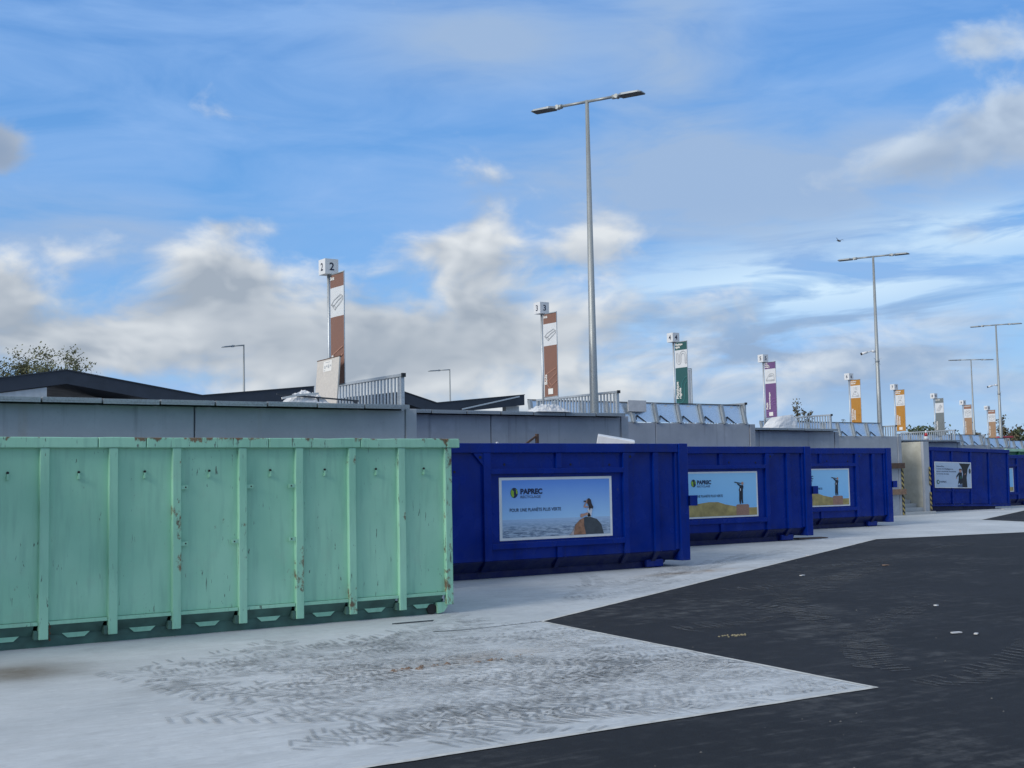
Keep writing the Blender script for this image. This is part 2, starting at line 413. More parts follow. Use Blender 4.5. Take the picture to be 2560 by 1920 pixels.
base = mixc(t, br * .9, base, (.13, .10, .065))
og = (stain(16.1, 17.55, 1.15, .22, .1) * mid.lin(.3, .6)).mn(1.0)
base = mixc(t, og * .75, base, (.31, .215, .12))
base = mixc(t, (stain(7.2, 11.35, 1.1, .25, .15) * mid.lin(.35, .55)) * .5, base, (.45, .36, .28))
base = mixc(t, (stain(6.0, 8.8, 1.3, .12, .1) + stain(4.2, 11.6, .5, .2, .0)) * .4 * mid.lin(.3, .6), base, (.24, .25, .25))
base = mixc(t, f.lin(.62, .74) * .25, base, (.27, .28, .29))
setc(t, b, 'Base Color', base); setc(t, b, 'Roughness', f.lin(.3, .7, .68, .88)); b.inputs['Specular IOR Level'].default_value = .35
bump(t, b, f * .35 + mid, .3, .008)
M['apron'] = m

# mud left by tyre lugs: patchy film
m, t, b = new_mat('tyre_mud_film'); p = pos(t)
n = noi(t, p, 2.0, 4, .6); f = noi(t, p, 26, 3, .6); a_ = noi(t, p, .55, 3, .5)
setc(t, b, 'Base Color', mixc(t, n.lin(.3, .7), (.22, .235, .245), (.34, .352, .36))); b.inputs['Roughness'].default_value = .75
b.inputs['Specular IOR Level'].default_value = .3
tr = t.nodes.new('ShaderNodeBsdfTransparent'); mx = t.nodes.new('ShaderNodeMixShader')
t.links.new(((a_.lin(.36, .62) * .34 + .12) * f.lin(.15, .50)).k, mx.inputs[0])
t.links.new(tr.outputs[0], mx.inputs[1]); t.links.new(b.outputs[0], mx.inputs[2])
t.links.new(mx.outputs[0], t.nodes['Material Output'].inputs[0])
M['mudfilm'] = m
m2 = m.copy(); m2.name = 'pale_dust_film'; M['dustfilm'] = m2
for nd in m2.node_tree.nodes:
    if nd.type == 'MIX':
        nd.inputs[6].default_value = (.66, .67, .67, 1); nd.inputs[7].default_value = (.74, .745, .74, 1)
M['soil'] = flat('field_soil', (.09, .085, .05), .95, 0, .3, .4)
M['clod'] = flat('dried_mud', (.19, .125, .085), .9, 0, .3, 20)

# ------------------------------------------------------------------ the ground
def sheet(name, poly, dz, mat, extra_y=(26.0,)):
    bm = bmesh.new(); fc = bm.faces.new([bm.verts.new((x, y, 0)) for x, y in poly])
    bmesh.ops.triangulate(bm, faces=bm.faces)
    for yy in extra_y:
        bmesh.ops.bisect_plane(bm, geom=bm.verts[:] + bm.edges[:] + bm.faces[:], plane_co=(0, yy, 0), plane_no=(0, 1, 0))
    for v in bm.verts: v.co.z = gz(v.co.y) + dz
    for f_ in bm.faces:
        if f_.normal.z < 0: f_.normal_flip()
    me = bpy.data.meshes.new(name); bm.to_mesh(me); bm.free(); me.materials.append(mat)
    return tag(place(name, me), kind='structure')
# gentle outer terrain so that the place goes on to the horizon
bm = bmesh.new()
for x, y in ((-900, -900), (900, -900), (900, 900), (-900, 900)): bm.verts.new((x, y, -1.0 if y < 0 else .05))
bm.faces.new(bm.verts); me = bpy.data.meshes.new('ground'); bm.to_mesh(me); bm.free(); me.materials.append(M['soil'])
tag(place('ground', me), kind='structure')
sheet('asphalt_yard', [(-45, -30), (130, -30), (130, 75), (-45, 75)], 0.0, M['asphalt'])
APRON = [(-30, 8.05), (9.29, 7.75), (9.73, 13.41), (26.2, 21.71), (36.3, 20.6), (36.87, 26.22), (53.3, 34.5), (63.4, 33.4), (63.9, 39.0), (95, 54.6), (95, 72), (-30, 72)]
apron = sheet('concrete_apron', APRON, .004, M['apron'])
mb = MB()
for (x0, y0), (x1, y1), w in (((9.73, 13.41), (8.55, 13.32), .018), ((8.55, 13.32), (8.1, 13.40), .035), ((26.2, 21.71), (25.2, 22.5), .02)):
    L = math.hypot(x1 - x0, y1 - y0); nx, ny = -(y1 - y0) / L * w / 2, (x1 - x0) / L * w / 2
    mb.add([(x, y, gz(y) + .0075) for x, y in ((x0 + nx, y0 + ny), (x0 - nx, y0 - ny), (x1 - nx, y1 - ny), (x1 + nx, y1 + ny))], [(0, 1, 2, 3)])
mb.obj('expansion_joint', M['black'], apron)
# pale cut lip along the apron's edge, slightly raised where the asphalt butts against it
mb = MB()
for (x0, y0), (x1, y1) in zip(APRON[:8], APRON[1:9]):
    n = max(2, int(math.hypot(x1 - x0, y1 - y0) / .25))
    L = math.hypot(x1 - x0, y1 - y0); nx, ny = -(y1 - y0) / L, (x1 - x0) / L
    for i in range(n):
        a0, a1 = i / n, (i + 1) / n
        q = []
        for a in (a0, a1):
            x, y = x0 + (x1 - x0) * a, y0 + (y1 - y0) * a
            j = mnoise.noise(Vector((x * 3, y * 3, 0))) * .022
            q += [(x + nx * .05, y + ny * .05), (x - nx * (.004 + abs(j)), y - ny * (.004 + abs(j)))]
        mb.add([(x, y, gz(y) + .0065) for x, y in q], [(0, 1, 3, 2)])
mb.obj('cut_edge', flat('clean_cut_concrete', (.52, .52, .50), .85, 0, .18, 9), apron)

# tyre prints: real lug-shaped films of mud in curving tracks
def inside(x, y):
    c = False; n = len(APRON)
    for i in range(n):
        x0, y0 = APRON[i]; x1, y1 = APRON[(i + 1) % n]
        if (y0 > y) != (y1 > y) and x < (x1 - x0) * (y - y0) / (y1 - y0) + x0: c = not c
    return c
def tracks(name, mat, specs, dz, seed):
    rnd = random.Random(seed); mb = MB()
    for (x, y, h, curv, length, width, keep) in specs:
        s = 0.0; dcurv = rnd.uniform(-.03, .03)
        while s < length:
            h += (curv + dcurv * s) * .088; x += math.cos(h) * .088; y += math.sin(h) * .088; s += .088
            for side in (-1, 1):
                if rnd.random() > keep: continue
                fx, fy = math.cos(h), math.sin(h); rx, ry = -fy * side, fx * side
                def P(u, w): return (x + fx * u + rx * w, y + fy * u + ry * w)
                w0, w1 = rnd.uniform(.02, .05), width * rnd.uniform(.42, .52); k = rnd.uniform(.07, .13); th = rnd.uniform(.026, .046)
                o = .044 if side > 0 else 0.0
                q = [P(o, w0), P(o + th, w0), P(o + k + th * rnd.uniform(.8, 1.2), w1), P(o + k + rnd.uniform(-.01, .01), w1)]
                if not all(inside(a + .03, b - .03) for a, b in q): continue
                if y > 26: continue
                mb.add([(a, b_, gz(b_) + dz) for a, b_ in q], [(0, 1, 2, 3)])
    o = mb.obj(name, mat); tag(o, kind='stuff'); return o
rt_ = random.Random(5); specs = []
for i in range(96):
    specs.append((rt_.uniform(3.9, 8.6), rt_.uniform(8.1, 13.0), rt_.uniform(-.5, .75), rt_.uniform(-.22, .22), rt_.uniform(1.5, 4.0), rt_.uniform(.34, .5), rt_.uniform(.45, .85)))
specs += [(5.2, 12.9, -.9, .55, 3.0, .42, .85), (5.0, 12.2, -.55, .28, 3.6, .42, .9), (6.2, 13.2, -.25, -.1, 3.4, .4, .8), (6.6, 12.9, .0, -.12, 3.2, .4, .8),
          (7.6, 12.6, -.3, .1, 2.2, .4, .85), (8.2, 10.6, .9, .3, 2.0, .42, .9), (4.9, 10.8, .15, -.12, 4.0, .42, .7)]
for i in range(7):
    u = rt_.uniform(0, 1); specs.append((11.2 + u * 6, 14.6 + u * 3 + rt_.uniform(0, .8), rt_.uniform(.25, .75), rt_.uniform(-.12, .12), rt_.uniform(2.5, 4), .4, .7))
tracks('tyre_prints', M['mudfilm'], specs, .012, 3)
sp2 = []
for i in range(60):
    sp2.append((rt_.uniform(4.8, 8.0), rt_.uniform(8.3, 11.8), rt_.uniform(-.4, .6), rt_.uniform(-.2, .2), rt_.uniform(2, 4), .45, .5))
tracks('dust_prints', M['dustfilm'], sp2, .0155, 9)

m3 = M['mudfilm'].copy(); m3.name = 'fresh_tyre_mud_film'; M['mudfresh'] = m3
for nd in m3.node_tree.nodes:
    if nd.type == 'MAP_RANGE' and abs(nd.inputs[1].default_value - .36) < .001: nd.inputs[3].default_value = .22; nd.inputs[4].default_value = 1.10
def track_line(mb, pts, width, rnd, dz, keep, free=False):
    pts = [Vector((*p, 0)) for p in pts]; dense = []
    for i in range(len(pts) - 1):
        p0, p1, p2, p3 = pts[max(i - 1, 0)], pts[i], pts[i + 1], pts[min(i + 2, len(pts) - 1)]
        for q in range(30):
            u = q / 30; dense.append(.5 * ((2 * p1) + (p2 - p0) * u + (2 * p0 - 5 * p1 + 4 * p2 - p3) * u * u + (3 * p1 - p0 - 3 * p2 + p3) * u ** 3))
    acc = 0.0; odd = 0
    for a, b_ in zip(dense[:-1], dense[1:]):
        acc += (b_ - a).length
        if acc < .115: continue
        acc = 0.0; f_ = (b_ - a).normalized(); n_ = Vector((-f_.y, f_.x, 0))
        for side in (-1, 1):
            if rnd.random() > keep: continue
            r_ = n_ * side; o = a + f_ * (.057 if side > 0 else 0); th = rnd.uniform(.040, .058); k = rnd.uniform(.085, .115); w1 = width * rnd.uniform(.45, .52)
            q = [o + r_ * .03, o + r_ * .025 + f_ * th, o + r_ * w1 + f_ * (k + th * 1.05), o + r_ * (w1 + rnd.uniform(-.01, .01)) + f_ * k]
            if free or all(inside(v.x + .02, v.y - .02) for v in q): mb.add([(v.x, v.y, gz(v.y) + dz) for v in q], [(0, 1, 2, 3)])
rnd_ = random.Random(21); mb = MB()
for pts in ([(4.0, 12.9), (4.3, 11.5), (4.9, 10.3), (6.2, 9.7), (7.6, 9.2)], [(4.7, 12.5), (4.2, 11.6), (4.6, 10.6), (5.8, 10.2), (7.4, 10.0), (8.4, 9.3)],
            [(5.7, 13.5), (6.0, 12.6), (6.8, 11.8), (7.6, 11.0), (8.3, 10.0)], [(7.0, 13.4), (7.2, 12.4), (7.6, 11.2), (8.2, 10.3)], [(8.1, 13.1), (8.5, 12.0), (8.6, 10.6)],
            [(3.6, 10.3), (4.6, 9.6), (6.0, 9.0), (7.8, 8.5)], [(4.6, 8.6), (6.0, 8.5), (7.4, 8.25)], [(5.2, 12.6), (5.6, 11.7), (6.6, 11.3), (7.6, 10.6)], [(5.4, 10.9), (6.2, 10.2), (7.6, 9.6), (8.7, 8.7)],
            [(11.4, 15.3), (13.0, 15.5), (14.8, 16.7)], [(12.5, 16.5), (14.5, 17.0), (17.0, 18.3)], [(16, 17.6), (18.6, 18.9), (22, 20.6)]):
    track_line(mb, pts, rnd_.uniform(.40, .52), rnd_, .0185, .88)
tag(mb.obj('fresh_tyre_prints', M['mudfresh']), kind='stuff')
m4 = M['dustfilm'].copy(); m4.name = 'dust_on_asphalt_film'
for nd in m4.node_tree.nodes:
    if nd.type == 'MIX': nd.inputs[6].default_value = (.12, .12, .115, 1); nd.inputs[7].default_value = (.20, .195, .185, 1)
    if nd.type == 'MAP_RANGE' and abs(nd.inputs[1].default_value - .36) < .001: nd.inputs[3].default_value = -.15; nd.inputs[4].default_value = .65
mb = MB()
for pts in ([(10.0, 8.2), (11.4, 9.6), (13.4, 10.8), (16.5, 12.2)], [(10.4, 11.6), (12.2, 12.0), (14.5, 13.4), (18.0, 15.4)], [(11.0, 9.0), (12.0, 10.6), (13.6, 12.6), (15.6, 15.2)], [(9.6, 7.4), (12.0, 8.0), (15.0, 9.6)],
            [(14.0, 14.6), (17.0, 15.0), (21.0, 16.8)], [(12.4, 11.2), (13.0, 12.2), (13.2, 13.6)], [(18, 16.6), (22, 17.6), (27, 19.4)]):
    for off in (0.0, .12): track_line(mb, [(x, y + off) for x, y in pts], .46, rnd_, .0095 + off * .02, .62, True)
tag(mb.obj('dust_prints_on_asphalt', m4), kind='stuff')

# ------------------------------------------------------------------ quay walls, bay by bay
BAY = {  # bay: (x left, x right, y front, top of wall)
    2: (3.00, 10.44, 17.70, 2.88), 3: (10.44, 17.90, 21.40, 3.06), 4: (17.90, 25.37, 25.00, 3.165), 5: (25.37, 32.62, 28.40, 3.165),
    6: (32.62, 40.00, 31.80, 3.18), 7: (41.82, 49.35, 36.00, 3.14), 8: (49.35, 56.20, 39.30, 3.12), 9: (56.20, 63.40, 42.70, 3.12), 10: (63.40, 70.60, 46.00, 3.12)}
JOINT = {2: [6.78], 3: [14.35], 4: [21.83], 5: [29.0], 6: [36.3], 7: [45.6], 8: [52.8], 9: [59.8], 10: [67]}
LABW = {2: 'grey concrete retaining wall behind the pale green container', 3: 'grey concrete retaining wall with steel lip, below the sign numbered 3',
        4: 'grey concrete retaining wall under steel flaps, below the sign numbered 4', 5: 'grey concrete retaining wall below the sign numbered 5 and the purple banner',
        6: 'concrete retaining wall with two timber boards, left of the stairs', 7: 'short visible concrete wall strip with steel lip, right of the stairs',
        8: 'distant concrete wall strip below the sign numbered 8', 9: 'distant concrete wall strip below the sign numbered 9', 10: 'farthest concrete wall strip below the sign numbered 10'}
PLATE = MB().box(0, 1, -.22, .42, 0, .045).box(0, 1, -.22, -.205, -.018, 0)
walls = {}
for k, (x0, x1, yw, zt) in BAY.items():
    w = walls[k] = thing('retaining_wall', LABW[k], 'wall', (x0, yw, 0), 0, 'sawtooth quay walls')
    L = x1 - x0; pier = .20
    cuts = [0.0] + [j - x0 for j in JOINT[k]] + [L - pier]
    for a, b_ in zip(cuts[:-1], cuts[1:]):
        MB().box(a + .011, b_ - .011, 0, .25, -.4, zt).obj('wall_panel', M['wall'], w, bevel=.008)
    MB().box(0.0, L - pier, .06, .24, -.4, zt - .05).obj('joint_filler', M['black'], w)
    ynext = BAY[k + 1][2] if k + 1 in BAY else yw + 3.4
    MB().box(L - pier + .004, L, -.02, ynext - yw - .01, -.4, zt + (.03 if k in (2, 3) else 0)).obj('return_wall', M['wall'], w, bevel=.008)
    if k in (2, 3, 5, 7):
        MB().box(.01, L - pier - .012, .02, .22, zt + .002, zt + .026).obj('bedding_strip', M['black'], w)
        n = 9 if k != 7 else 9; xs = L + (-.22 if k != 7 else 0.0)
        step = xs / n
        for i in range(n):
            mb = MB(); r_ = random.Random(k * 20 + i); dz_ = r_.uniform(-.006, .006)
            mb.box(i * step + .012, (i + 1) * step - .012, -.20, .40, zt + .035 + dz_, zt + .080 + dz_)
            mb.box(i * step + .012, (i + 1) * step - .012, -.20, -.188, zt + .01 + dz_, zt + .0345 + dz_)
            mb.obj('coping_plate', M['galv_dull'], w, bevel=.003)
# timber fenders and hazard strips beside the stairs
w = walls[6]; X6 = BAY[6][0]; Y6 = BAY[6][2]
MB().box(38.6 - X6, 40.03 - X6, -.12, -.025, 1.97, 2.17).obj('fender_board', M['wood_dark'], w, bevel=.006)
MB().box(38.6 - X6, 40.06 - X6, -.12, -.025, .985, 1.19).obj('fender_board', M['wood'], w, bevel=.006)
m, t, b = new_mat('black_yellow_hazard_paint'); x, y, z = sep(t, pos(t))
s_ = ((x + z * 1.05 + y) * 5.0)._m('FRACT')
setc(t, b, 'Base Color', mixc(t, s_._m('GREATER_THAN', .5), (.015, .015, .014), (.40, .31, .10))); b.inputs['Roughness'].default_value = .6
M['hazard'] = m
for z0, z1 in ((.22, .97), (1.2, 1.95)):
    MB().box(40.003 - X6, 40.02 - X6, -.05, .16, z0, z1).box(39.90 - X6, 40.003 - X6, -.05, -.035, z0, z1).obj('hazard_strip', M['hazard'], w)

# quay deck behind the walls
mb = MB()
for k, (x0, x1, yw, zt) in BAY.items():
    if k == 6: mb.box(x0, x1 - .21, yw + .26, 75, 2.2, 2.5)
    elif k == 7: mb.box(x0 + .012, x1 - .21, yw + .26, 75, 2.2, 2.5)
    else: mb.box(x0 - .2, x1 - .21, yw + .26, 75, 2.2, 2.5)
mb.box(39.79, 41.83, 38.6, 75, 2.2, 2.5); mb.box(-60, 2.79, 14.0, 75, 2.2, 2.5); mb.box(70.4, 130, 49.0, 75, 2.2, 2.5)
tag(mb.obj('quay_deck', M['deck']), kind='structure')

# staircase in the recess between bays 6 and 7
st = thing('staircase', 'grey concrete steps rising between two concrete walls', 'stairs', (40.0, 31.75, .2))
SW = 1.50
MB().box(.005, 1.86, .0, .30, -.2, .11).obj('step', M['step'], st, bevel=.008)
for i in range(1, 15):
    MB().box(.005, SW - .006, .30 * i + .002, .30 * (i + 1) + (.0 if i < 14 else 2.6), -.2, .11 + .152 * i).obj('step', M['step'], st, bevel=.008)
sw = thing('stair_side_wall', 'pale yellowish concrete side wall right of the steps', 'wall', (41.5, 31.95, 0))
MB().box(0, .30, .12, 5.8, -.3, 2.99).obj('wall_panel', M['stairwall'], sw, bevel=.008)
MB().box(0, .33, .0, .115, -.3, 2.99).obj('end_pier', M['wall'], sw, bevel=.008)
for z0, z1 in ((.3, 1.05), (1.3, 2.02)):
    MB().box(.334, .352, -.03, .16, z0, z1).box(.25, .334, -.045, -.03, z0, z1).obj('hazard_strip', M['hazard'], sw)

# ------------------------------------------------------------------ railings, one at the right end of each bay
POST = MB().box(-.03, .03, -.03, .03, 0, 1).mesh('post', M['galv'])
BALU = MB().box(-.011, .011, -.018, .018, 0, 1).mesh('baluster', M['galv'])
LABR = {2: 'galvanised balustrade behind the leaning beige board', 3: 'galvanised balustrade behind the tallest lamp post', 4: 'short end of balustrade at the right of the nearest steel flaps',
        5: 'galvanised balustrade beside the large white bag', 6: 'short end of balustrade left of the stairs, beside steel flaps', 7: 'pale balustrade above the stairs with a red cone behind',
        8: 'distant balustrade end just right of the grey banner', 9: 'farthest balustrade end, right of the red plastic board'}
RAIL = {2: (10.215, 17.75, 3.47), 3: (17.66, 21.45, 3.64), 4: (25.07, 25.06, 3.745), 5: (32.32, 28.45, 3.725), 6: (39.75, 31.85, 3.60), 7: (49.05, 36.05, 3.69), 8: (55.9, 39.35, 3.66), 9: (62.95, 42.75, 3.62)}
for k, (x, y0, zt) in RAIL.items():
    L = 2.9; zb = 2.5
    r_ = thing('railing', LABR[k], 'railing', (x, y0, zb), 0, 'balustrades at the bay ends')
    H = zt - zb
    for yy in (0.0, L):
        o = place('post', POST, r_, (0, yy, 0)); o.scale = (1, 1, H - .052)
    MB().box(-.03, .03, -.035, L + .035, H - .05, H).obj('handrail', M['galv'], r_, bevel=.006)
    MB().box(-.033, .033, -.075, -.036, H - .056, H + .006).obj('end_cap', M['black'], r_)
    MB().box(-.015, .015, .032, L - .032, .1, .14).obj('bottom_rail', M['galv'], r_)
    n = 26
    for i in range(1, n):
        yy = L * i / n
        o = place('baluster', BALU, r_, (0, yy, .142)); o.scale = (1, 1, H - .195)

# ------------------------------------------------------------------ flap barriers
LT = .12                                                     # the flaps lean back
def flap_mesh(w):
    return MB().add([(0, 0, .02), (w, 0, .02), (w, LT, .50), (0, LT, .50), (0, .012, .02), (w, .012, .02), (w, LT + .012, .50), (0, LT + .012, .50)],
                    [(0, 1, 2, 3), (7, 6, 5, 4), (0, 4, 5, 1), (1, 5, 6, 2), (2, 6, 7, 3), (3, 7, 4, 0)])
PITCHX = .785
FLAP = flap_mesh(PITCHX - .12).mesh('flap', M['sheet'])
FPOST = MB().bar((0, -.03, -.01), (0, LT - .03, .50), .075, .10).mesh('post', M['galv_dull'])
FOOT = MB().prism([(-.12, .0), (.13, .0), (.05, .035), (-.05, .035)], 'y', -.028, .1).mesh('foot_plate', M['galv_dull'])
STRUT = MB().bar((.10, -.012, .07), (.15, .022, .19), .018).bar((.15, .022, .19), (.42, -.018, .005), .018).mesh('strut', M['darksteel'])
STICK = MB().add([(0, -.0035, 0), (.10, -.0035, 0), (.10, .0065, .035), (0, .0065, .035)], [(0, 1, 2, 3)]).mesh('sticker', M['txtwhite'])
FLAPS = {4: (17.97, 9, 25.0, 3.17), 6: (32.70, 8, 31.8, 3.165), 8: (49.4, 8, 39.3, 3.12), 9: (56.4, 8, 42.7, 3.12), 10: (63.6, 8, 46.0, 3.12)}
LABF = {4: 'nearest row of tilted galvanised flaps, below the dark green banner', 6: 'row of tilted galvanised flaps below the ochre banner, left of the stairs',
        8: 'distant row of galvanised flaps right of the stairs, below the grey banner', 9: 'distant row of galvanised flaps under the red plastic board', 10: 'farthest row of galvanised flaps at the right edge below the hedge'}
for k, (x0, n, yw, zt) in FLAPS.items():
    f_ = thing('flap_barrier', LABF[k], 'barrier', (x0, yw + .03, zt), 0, 'rows of steel flaps along the quay edge')
    for i in range(n + 1):
        place('post', FPOST, f_, (i * PITCHX, 0, 0))
        mb_ = (i * PITCHX)
        if i < n:
            place('flap', FLAP, f_, (i * PITCHX + .06, 0, 0))
            if not (k == 4 and i == 3): place('strut', STRUT, f_, (i * PITCHX, 0, 0))
            if k in (4, 6, 8) and not (k == 4 and i == 3): place('sticker', STICK, f_, (i * PITCHX + .36, LT * .86, .435))
    MB().bar((-.04, LT - .01, .515), (n * PITCHX + .04, LT - .01, .515), .045, .022).obj('top_rail', M['darksteel'], f_)
    for i in range(n + 1): place('foot_plate', FOOT, f_, (i * PITCHX, 0, 0))
    if k == 4:                                               # one flap folded up, with its bar
        MB().box(2.97, 3.57, -.02, -.005, .27, .56).obj('folded_flap', M['cream'], f_)
        MB().box(2.97, 3.50, -.035, -.021, .255, .275).obj('hinge_bar', M['darksteel'], f_)

# ------------------------------------------------------------------ numbered banner signs
BAN = dict(wood=flat('brown_banner_print', (.230, .118, .085), .6, 0, .03), green=flat('dark_green_banner_print', (.020, .098, .100), .6, 0, .03),
           purple=flat('purple_banner_print', (.150, .075, .205), .6, 0, .03), orange=flat('ochre_banner_print', (.46, .215, .035), .6, 0, .03),
           grey=flat('grey_banner_print', (.175, .20, .205), .6, 0, .03), tan=flat('tan_banner_print', (.36, .225, .135), .6, 0, .03), white=flat('white_banner_print', (.68, .70, .72), .6, 0, .03),
           tanhead=flat('red_brown_banner_print', (.30, .155, .105), .6, 0, .03))
def tint(name, c, k): return flat(name, [min(1, q * k) for q in c], .6, 0, .03)
LINE = dict(wood=tint('pale_brown_line', (.230, .118, .085), 1.9), green=tint('pale_green_line', (.020, .098, .100), 2.2), purple=tint('pale_purple_line', (.150, .075, .205), 1.8),
            orange=tint('pale_ochre_line', (.46, .215, .035), 1.25), grey=tint('pale_grey_line', (.175, .20, .205), 1.3), tan=tint('pale_tan_line', (.36, .225, .135), 1.2))
def arc(cx, cy, r, a0, a1, n=10): return [(cx + r * math.cos(R(a0 + (a1 - a0) * i / n)), cy + r * math.sin(R(a0 + (a1 - a0) * i / n))) for i in range(n + 1)]
def icon(kind):
    if kind == 'planks':
        p = [[(.06, .42), (.26, .56), (.80, .74), (.95, .66), (.60, .54), (.30, .38), (.06, .42)], [(.30, .38), (.42, .26), (.98, .56), (.95, .66)], [(.18, .34), (.36, .20), (.42, .26)], [(.06, .42), (.18, .34), (.30, .38)]]
    elif kind == 'pipe':
        p = [[(.10, .84), (.10, .40)] + arc(.30, .36, .20, 180, 360) + [(.50, .64)] + arc(.68, .64, .18, 180, 0) + [(.86, .2)], [(.24, .84), (.24, .40)] + arc(.31, .37, .07, 180, 360) + [(.38, .66)] + arc(.68, .66, .30, 180, 0) + [(.98, .2)], [(.10, .84), (.24, .84)], [(.86, .2), (.98, .2)]]
    elif kind == 'iron':
        p = [[(.10, .22), (.90, .22), (.86, .62), (.76, .68), (.50, .68), (.34, .55), (.10, .22)], [(.38, .46), (.72, .50), (.70, .58), (.50, .57), (.38, .46)], [(.10, .15), (.90, .15)], [(.10, .15), (.10, .22)], [(.90, .15), (.90, .22)]]
    elif kind == 'heap':
        p = [[(.14, .10), (.90, .10), (.74, .36), (.58, .54), (.40, .52), (.30, .36), (.14, .10)], [(.34, .30), (.52, .26), (.62, .16), (.78, .14)], [(.40, .52), (.50, .40), (.58, .54)], [(.34, .92), (.36, .64)], [(.50, .95), (.51, .64)], [(.66, .90), (.66, .62)]]
    elif kind == 'bars':
        p = [[(.14, .20), (.62, .84), (.72, .80), (.28, .16), (.14, .20)], [(.36, .16), (.80, .72), (.88, .66), (.46, .12), (.36, .16)]]
    else:
        p = [[(.16, .24), (.50, .12), (.84, .26), (.84, .60), (.50, .48), (.16, .58), (.16, .24)], [(.50, .12), (.50, .48)], [(.16, .58), (.50, .72), (.84, .60)], [(.16, .58), (.04, .70), (.38, .84), (.50, .72)], [(.84, .60), (.96, .74), (.64, .86), (.50, .72)]]
    return p
CUBEM = MB().box(-.1175, .1175, -.1175, .1175, 0, .245).mesh('number_cube', M['white'])
def sign(k, x, y, ztop, head, tall, col, ic, words, bottom_sticker=False, desc=''):
    zc = ztop - .245
    s = thing('bay_sign', words, 'sign', (x, y, 2.5), 0, 'numbered bay signs along the quay')
    MB().tube([(0, 0, 0), (0, 0, zc - 2.5)], .026, 10).obj('pole', M['galv'], s)
    cb = place('number_cube', CUBEM, s, (0, 0, zc - 2.5 + .002))
    me = text_mesh('number', str(k), .175, M['numink'], .003, align='CENTER')
    put('number', me, cb, (0, -.1195, .062), (1, 0, 0), (0, 0, 1)); put('number', me, cb, (-.1195, 0, .062), (0, -1, 0), (0, 0, 1))
    W_, H_ = .475, 1.77; zt_ = zc - 2.5 - .02
    y0 = -.055                                              # banner hangs towards the yard
    bn = bpy.data.objects.new('banner', None); 
    # three cloth fields, one object each
    hd = BAN['tanhead'] if col == 'tan' else BAN[col]
    def field(nm, a, b_, mat):
        mb = MB(); n = 6
        vs, fs = [], []
        for i in range(n + 1):
            for j in range(3):
                yy = y0 - W_ * i / n; zz = zt_ - H_ * (a + (b_ - a) * j / 2)
                vs.append((.004 * math.sin(i * 1.2 + zz * 1.1), yy, zz))
        for i in range(n):
            for j in range(2):
                q = i * 3 + j; fs.append((q, q + 1, q + 4, q + 3))
        mb.add(vs, fs, 0, True); return mb.obj(nm, mat, s, fix=False)
    top = field('header_panel', 0, .120, hd); icn = field('icon_panel', .120, .386, BAN['white']); low = field('colour_panel', .386, 1.0, BAN[col])
    for zz, r0 in ((zt_ + .006, .011), (zt_ - H_ - .006, .011)):
        MB().tube([(0, .0, zz), (0, y0 - W_ - .01, zz)], r0, 8).obj('crossbar', M['galv_dull'], s)
    MB().box(-.006, .006, y0 - W_ - .012, y0 - W_ - .002, zt_ - H_, zt_).obj('edge_batten', M['galv'], s)
    U = (0, -1, 0); ZZ = (0, 0, 1); e = -.010
    lines = head.split('\n')
    for i, ln in enumerate(lines):
        h = .070 if len(lines) < 3 else .052
        me = text_mesh('lettering', ln, h * 1.15, M['txtwhite'], .0032)
        zz = zt_ - (.085 if len(lines) < 3 else .062) - i * h * 1.02
        put('lettering', me, top, (e, y0 - .025, zz), U, ZZ)
    pol = []
    sx, sz = W_ * .90, H_ * .266 * .92
    for pl_ in icon(ic): pol += stroke([(px * sx, py * sz) for px, py in pl_], .013)
    put('icon', poly_mesh('icon', pol, M['lineart']), icn, (e, y0 - .025, zt_ - H_ * .386 + .02), U, ZZ)
    pol = []                                                # big ghosted drawing on the colour field
    gx, gzz = W_ * 1.9, H_ * .50
    for pl_ in icon(ic):
        for q in stroke([((px - .12) * gx, py * gzz) for px, py in pl_], .016):
            if all(.01 < px < W_ - .01 and .02 < py < H_ * .6 for px, py in q): pol.append(q)
            else:
                (ax, ay), (bx, by), (cx, cy), (dx_, dy_) = q
                for i in range(8):                          # keep the pieces that fall on the cloth
                    u0, u1 = i / 8, (i + 1) / 8
                    qq = [(ax + (dx_ - ax) * u0, ay + (dy_ - ay) * u0), (bx + (cx - bx) * u0, by + (cy - by) * u0), (bx + (cx - bx) * u1, by + (cy - by) * u1), (ax + (dx_ - ax) * u1, ay + (dy_ - ay) * u1)]
                    if all(.01 < px < W_ - .01 and .02 < py < H_ * .6 for px, py in qq): pol.append(qq)
    if pol: put('ghost_drawing', poly_mesh('ghost_drawing', pol, LINE[col]), low, (e, y0, zt_ - H_), U, ZZ)
    for i, ln in enumerate(tall.split('\n')):
        me = text_mesh('lettering', ln, .125 if len(tall) < 20 else (.115 if i == 0 else .085), M['txtwhite'], .004, 1.02)
        put('lettering', me, low, (e - .002, y0 - .115 - i * .10, zt_ - H_ + .26), (0, 0, 1), (0, 1, 0))
    if bottom_sticker:
        put('sticker', poly_mesh('sticker', [[(0, 0), (.17, 0), (.17, .12), (0, .12)]], M['txtwhite']), low, (e - .003, y0 - .15, zt_ - H_ + .05), U, ZZ)
    return s
bois = 'brown Bois banner sign under a cube numbered %d, %s'
sign(2, 9.37, 18.6, 5.350, 'Bois', 'Bois', 'wood', 'planks', bois % (2, 'partly hidden by a beige board'))
sign(3, 16.24, 22.2, 5.548, 'Bois', 'Bois', 'wood', 'planks', bois % (3, 'left of the tallest lamp post'), True)
sign(4, 23.23, 25.8, 5.625, 'Plastique\nrigide', 'Plastique\nrigide', 'green', 'pipe', 'dark green banner sign reading Plastique rigide under a cube numbered 4')
